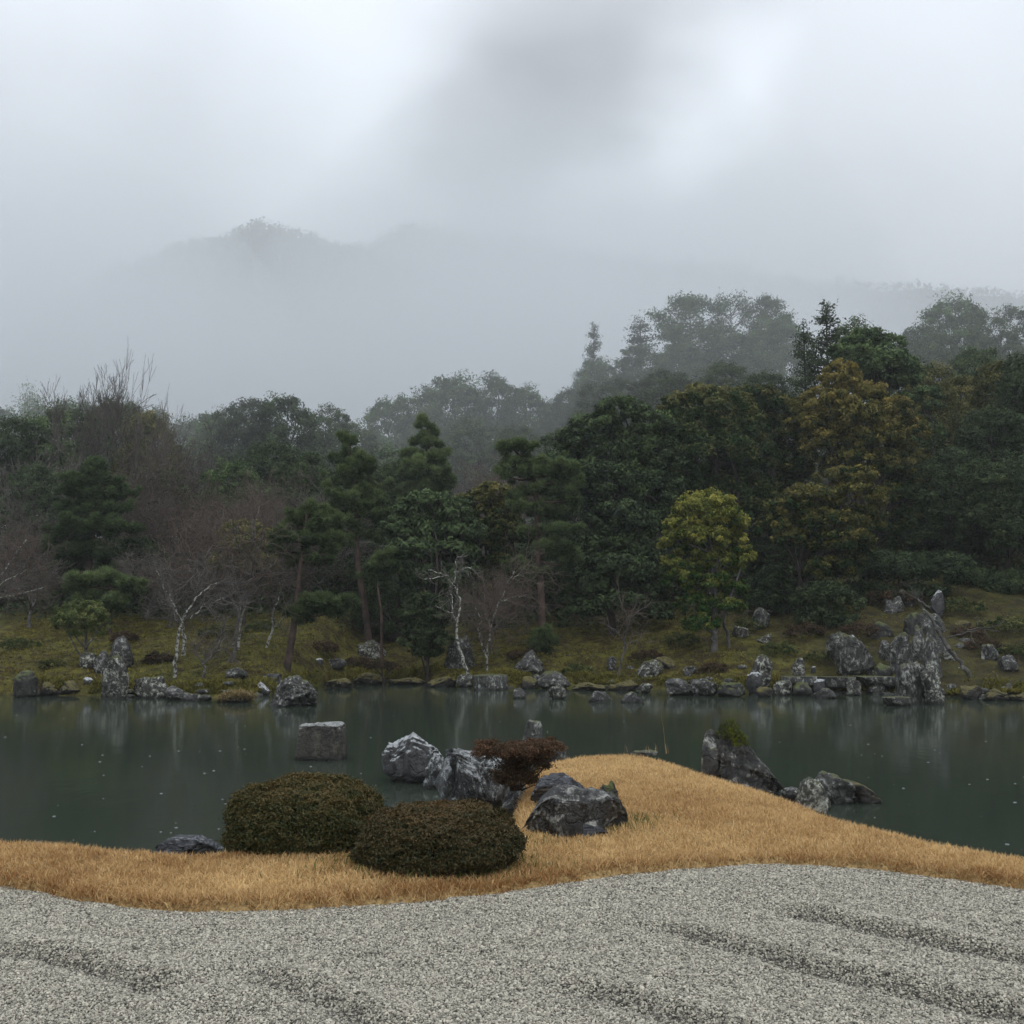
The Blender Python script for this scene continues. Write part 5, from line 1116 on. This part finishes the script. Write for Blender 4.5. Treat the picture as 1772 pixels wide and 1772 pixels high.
# more of the wood to either side, so the hill goes on past the picture's edge
side = []
r = np.random.default_rng(77)
for sx in (-1, 1):
    for k in range(9):
        Y = r.uniform(38, 88); px = 886 + sx * (970 + k * 45); h = 560 + (88 - Y) * 4 if sx > 0 else 690 + (88 - Y) * 3
        wood(['dome', 'dome2', 'tall', 'low', 'olive'][k % 5] if sx > 0 else ['bareb', 'dome', 'barer', 'low', 'tall'][k % 5], px, Y, h + r.uniform(-20, 40), 190, 'tree of the wood beyond the %s edge of the picture' % ('right' if sx > 0 else 'left'))

# arching bamboo at far left
def bamboo(px, top, Y, label, seed):
    r = np.random.default_rng(seed); x = at(px, top, Y)[0]; zb = fh(x, Y); H = at(px, top, Y)[2] - zb; root = empty('bamboo', (x, Y, zb), label, 'bamboo', GT); g = Geo(); gl = Geo()
    for k in range(5):
        a = r.uniform(-1, 1) * .8; tip = np.array([a * 1.5 + .3, r.normal() * .5, H * r.uniform(.86, 1)]); t = np.linspace(0, 1, 9)[:, None]
        pts = np.array([a * .2, 0, 0]) * (1 - t) + tip * t; pts[:, 2] = H * np.sin(t[:, 0] * 1.35) / math.sin(1.35) * (tip[2] / H); pts[:, 0] = a * .2 + (tip[0] - a * .2) * t[:, 0] ** 3; tube(g, pts, np.linspace(.04, .01, 9), 5)
        for q in range(260):
            i = r.uniform(.6, 1); P = np.array([np.interp(i, t[:, 0], pts[:, j]) for j in range(3)]) + r.normal(size=3) * [.35, .35, .2]; leaves(gl, P[None], np.array([[0, 0, .4]]), .2, .22, r, .8, .7)
    link('culms', g.mesh('culms', MAT['willow'], True), root); link('leaves', gl.mesh('leaves', MAT['grey']), root)
bamboo(42, 662, 74, 'pale feathery bamboo arching above the far left bare trees', 5)

# undergrowth on the wood floor
r = np.random.default_rng(88); g = Geo(); n = 26000
x = r.uniform(-26, 26, n); y = 38.5 + 24 * r.random(n) ** 1.3; k = y > shore(x) + np.interp(x / 14, [-1, 0, .4, 1], [9.5, 7, 7.5, 9.0]) + r.normal(0, .5, n); x, y = x[k], y[k]
P = np.stack([x, y, far_h(x, y) + r.gamma(2, .14, len(x))], 1); leaves(g, P, np.tile([0, 0, .7], (len(P), 1)), .22, .5, r, .6, r.uniform(0, .8, len(P)))
o = link('undergrowth', g.mesh('undergrowth', MAT['dark'])); tag(o, 'dark low undergrowth covering the floor of the wood', 'undergrowth', kind='stuff')
# moss tufts on the bank
n = 70000; x = r.uniform(-17, 17, n); y = 26.5 + 13 * r.random(n); k = (y > shore(x) + .15) & (r.random(n) < 1 - .75 * sstep(5, 9, x)); x, y = x[k], y[k]; nn = fb2(x, y, .8, 6, 3) ; 
P = np.stack([x, y, far_h(x, y) - .01], 1); mt = tuft_field('moss_tufts', P, .055 + .03 * np.clip(nn, 0, 1), .05, 'mossblade', r, 1.1, .42 + .35 * nn + r.normal(0, .2, len(x)))
tag(mt, 'short green and golden moss tufts over the far bank', 'moss', kind='stuff')

n = 26000; x = r.uniform(-16, 16, n); y = shore(x) + np.abs(r.normal(0, .35, n)) + .02; nn = fb2(x, y, 1.4, 16, 3); k = nn > -.15; x, y, nn = x[k], y[k], nn[k]
o = tuft_field('bank_grass', np.stack([x, y, np.maximum(far_h(x, y), .06) + .08 * np.clip(nn, 0, 1)], 1), .13, .035, 'mossblade', r, 1.5, .35 + .4 * nn + r.normal(0, .2, len(x)))
tag(o, 'shaggy moss and dead grass hanging over the edge of the far bank', 'grass', kind='stuff')
HW = ['behind the round lichened boulder', 'on the slope left of the yellow-green tree', 'at the bank edge left of the yellow-green tree', 'in front of the yellow-green tree', 'below the drooping green shrub',
      'behind the left half of the stone footbridge', 'left of the broad grey cliff rock', 'high on the slope near the white upright stone', 'right of the leaning dark trunk', 'below the right edge shrub, high on the slope', 'beside the leaning dark trunk', 'low on the bank at the right edge',
      'on the slope above the tallest left-bank rock', 'above the pale stub tree on the left slope', 'right of the leaning pine on the slope', 'high on the moss at the far left', 'near the foot of the central pine', 'right of the central pine trunk', 'above the white-blotched rock on the slope', 'above the tall grey bare tree', 'above the waterfall stones', 'uphill of the weathered pale slope rock']
lb = [(0, 0, .22, .55, .5, .28), (.4, .1, .18, .35, .35, .2), (-.42, -.05, .17, .33, .35, .2)]
hp = [('crown', crown(lb, 90, 46, .06, 301, mat='redshrub', cr=.34, tfun=lambda P: -.22 + 0 * P[..., 2])), ('crown', crown(lb, 90, 46, .06, 302, mat='olive', cr=.34, tfun=lambda P: -.15 + 0 * P[..., 2]))]
for k, (px, Y, sc) in enumerate([(1120, 33.5, .8), (1180, 34.5, 1.0), (1235, 31.5, .7), (1345, 32.5, .9), (1395, 34, 1.1), (1420, 31.4, .7), (1490, 33.2, 1.1), (1655, 34.8, 1.2), (1700, 31.2, .9), (1745, 33, 1.2), (1675, 32.6, .9), (1762, 30.6, .9),
                               (215, 34, .8), (380, 34.5, .9), (560, 35, .9), (30, 33, .9), (900, 34.2, .7), (1000, 33.2, .8), (620, 36, .8), (450, 36, .9), (1540, 36.5, 1.3), (1300, 35.8, 1.0)]):
    x_ = at(px, 1100, Y)[0]; o = link('heath_shrub', hp[k % 2][1], None, (x_, Y, fh(x_, Y) - .05)); o.scale = (sc, sc, sc * .9); o.rotation_euler = (0, 0, k * 1.7)
    tag(o, ('knee-high russet heath shrub ' if k % 2 == 0 else 'knee-high olive heath shrub ') + HW[k], 'shrub', 'heath shrubs on the far slope')

# ------------------------------------------------------------------ mountains in the mist
def mountain(name, sil, Y, depth, label, seed, treeh=5, nt_=2600):
    sx = np.array([at(a, b, Y)[0] for a, b in sil]); sz = np.array([at(a, b, Y)[2] for a, b in sil])
    def hh(X, Yy):
        ridge = np.interp(X, sx, sz); t = (Yy - Y) / depth; base = ridge * np.clip(1 - np.abs(t) ** 1.15, 0, 1)
        return base + fb2(X, Yy, .018, seed, 4) * 7 * np.clip(1 - np.abs(t) * .4, 0, 1) * sstep(0, 30, base) - 3 * (base <= 0)
    V, Q = grid(np.linspace(sx[0], sx[-1], 120), np.linspace(Y - depth, Y + depth, 46), hh)
    V[:, 2] = np.maximum(V[:, 2], -2); o = link(name, make_mesh(name, V, [Q], MAT['earth'], True)); tag(o, label, kind='structure')
    r = np.random.default_rng(seed); x = r.uniform(sx[0], sx[-1], nt_); y = Y - depth * r.random(nt_) ** 1.2 * .8 + 6; z = hh(x, y)
    g = Geo(); iv, it = ico(1); gg = Geo()
    per = 9; d = r.normal(size=(nt_, per, 3)); d /= np.linalg.norm(d, axis=2, keepdims=True); hgt_ = treeh * r.uniform(.5, 1.4, nt_)
    P = np.stack([x, y, z + hgt_ * .6], 1)[:, None] + d * (hgt_ * .5)[:, None, None] * [.8, .8, 1.1]
    leaves(g, P.reshape(-1, 3), d.reshape(-1, 3), treeh * .42, .8, r, .5, r.uniform(0, 1, nt_ * per)); f = link('mountain_forest', g.mesh('mountain_forest', MAT['grey'])); tag(f, 'trees covering the ' + label, 'forest', kind='stuff')
mountain('mountain', [(-300, 600), (0, 640), (110, 540), (200, 476), (290, 438), (340, 420), (390, 404), (440, 378), (480, 385), (520, 404), (560, 418), (600, 430), (660, 455), (760, 490), (900, 600)], 430, 130, 'misty wooded mountain at left, its dim peak showing above the cloud', 5, 2.6, 9000)
mountain('ridge', [(400, 640), (560, 460), (700, 394), (800, 390), (900, 396), (1000, 425), (1150, 450), (1300, 474), (1400, 480), (1500, 484), (1600, 500), (1650, 518), (1720, 518), (1800, 528), (2100, 560), (2600, 640)], 540, 120, 'faint long wooded ridge behind, almost lost in mist', 6, 3, 9000)
def mist(cx, cy_, cz, rx, ry, rz, dens, label, ex=1.0, ez=1.2):
    """a drifting bank of mist that thins out towards its top and its ends"""
    V, T = ico(5); V = V.copy(); V[:, 1] *= np.clip(1 - V[:, 2], .02, 2) ** ez * np.clip(1 - np.abs(V[:, 0]), .02, 1) ** ex
    V[:, 1] += .10 * fbm(V * [3, 1, 3] , 3, 3) * np.sign(V[:, 1]) * np.clip(1 - V[:, 2], .02, 2) * (1 - np.abs(V[:, 0])) * (np.abs(V[:, 1]) > .05)
    o = link('mist_bank', make_mesh('mist_bank', V * [rx, ry, rz], [T], volmat('mist_bank', dens), True), None, (cx, cy_, cz)); tag(o, label, 'mist', kind='stuff')
mist(10, 68, 12, 140, 9, 42, .0130, 'thin mist drifting through the upper wood', .3, .5)
mist(-160, 235, 30, 430, 72, 132, .0185, 'bank of mist lying before the mountains', .6, 1.3)
mist(-20, 215, 0, 420, 55, 74, .030, 'pale low fog lying in the valley below the mountains', .5, .9)
mist(-172, 320, 40, 120, 46, 118, .055, 'thick drift of mist swallowing the left foot of the left mountain', .5, .7)
mist(20, 305, 60, 105, 42, 110, .038, 'thicker drift of mist hiding the right flank of the left mountain', .5, .8)
mist(60, 482, 90, 520, 24, 132, .0085, 'mist between the left mountain and the long ridge', .4, .6)
print('tris', sum(len(me.polygons) for me in bpy.data.meshes))
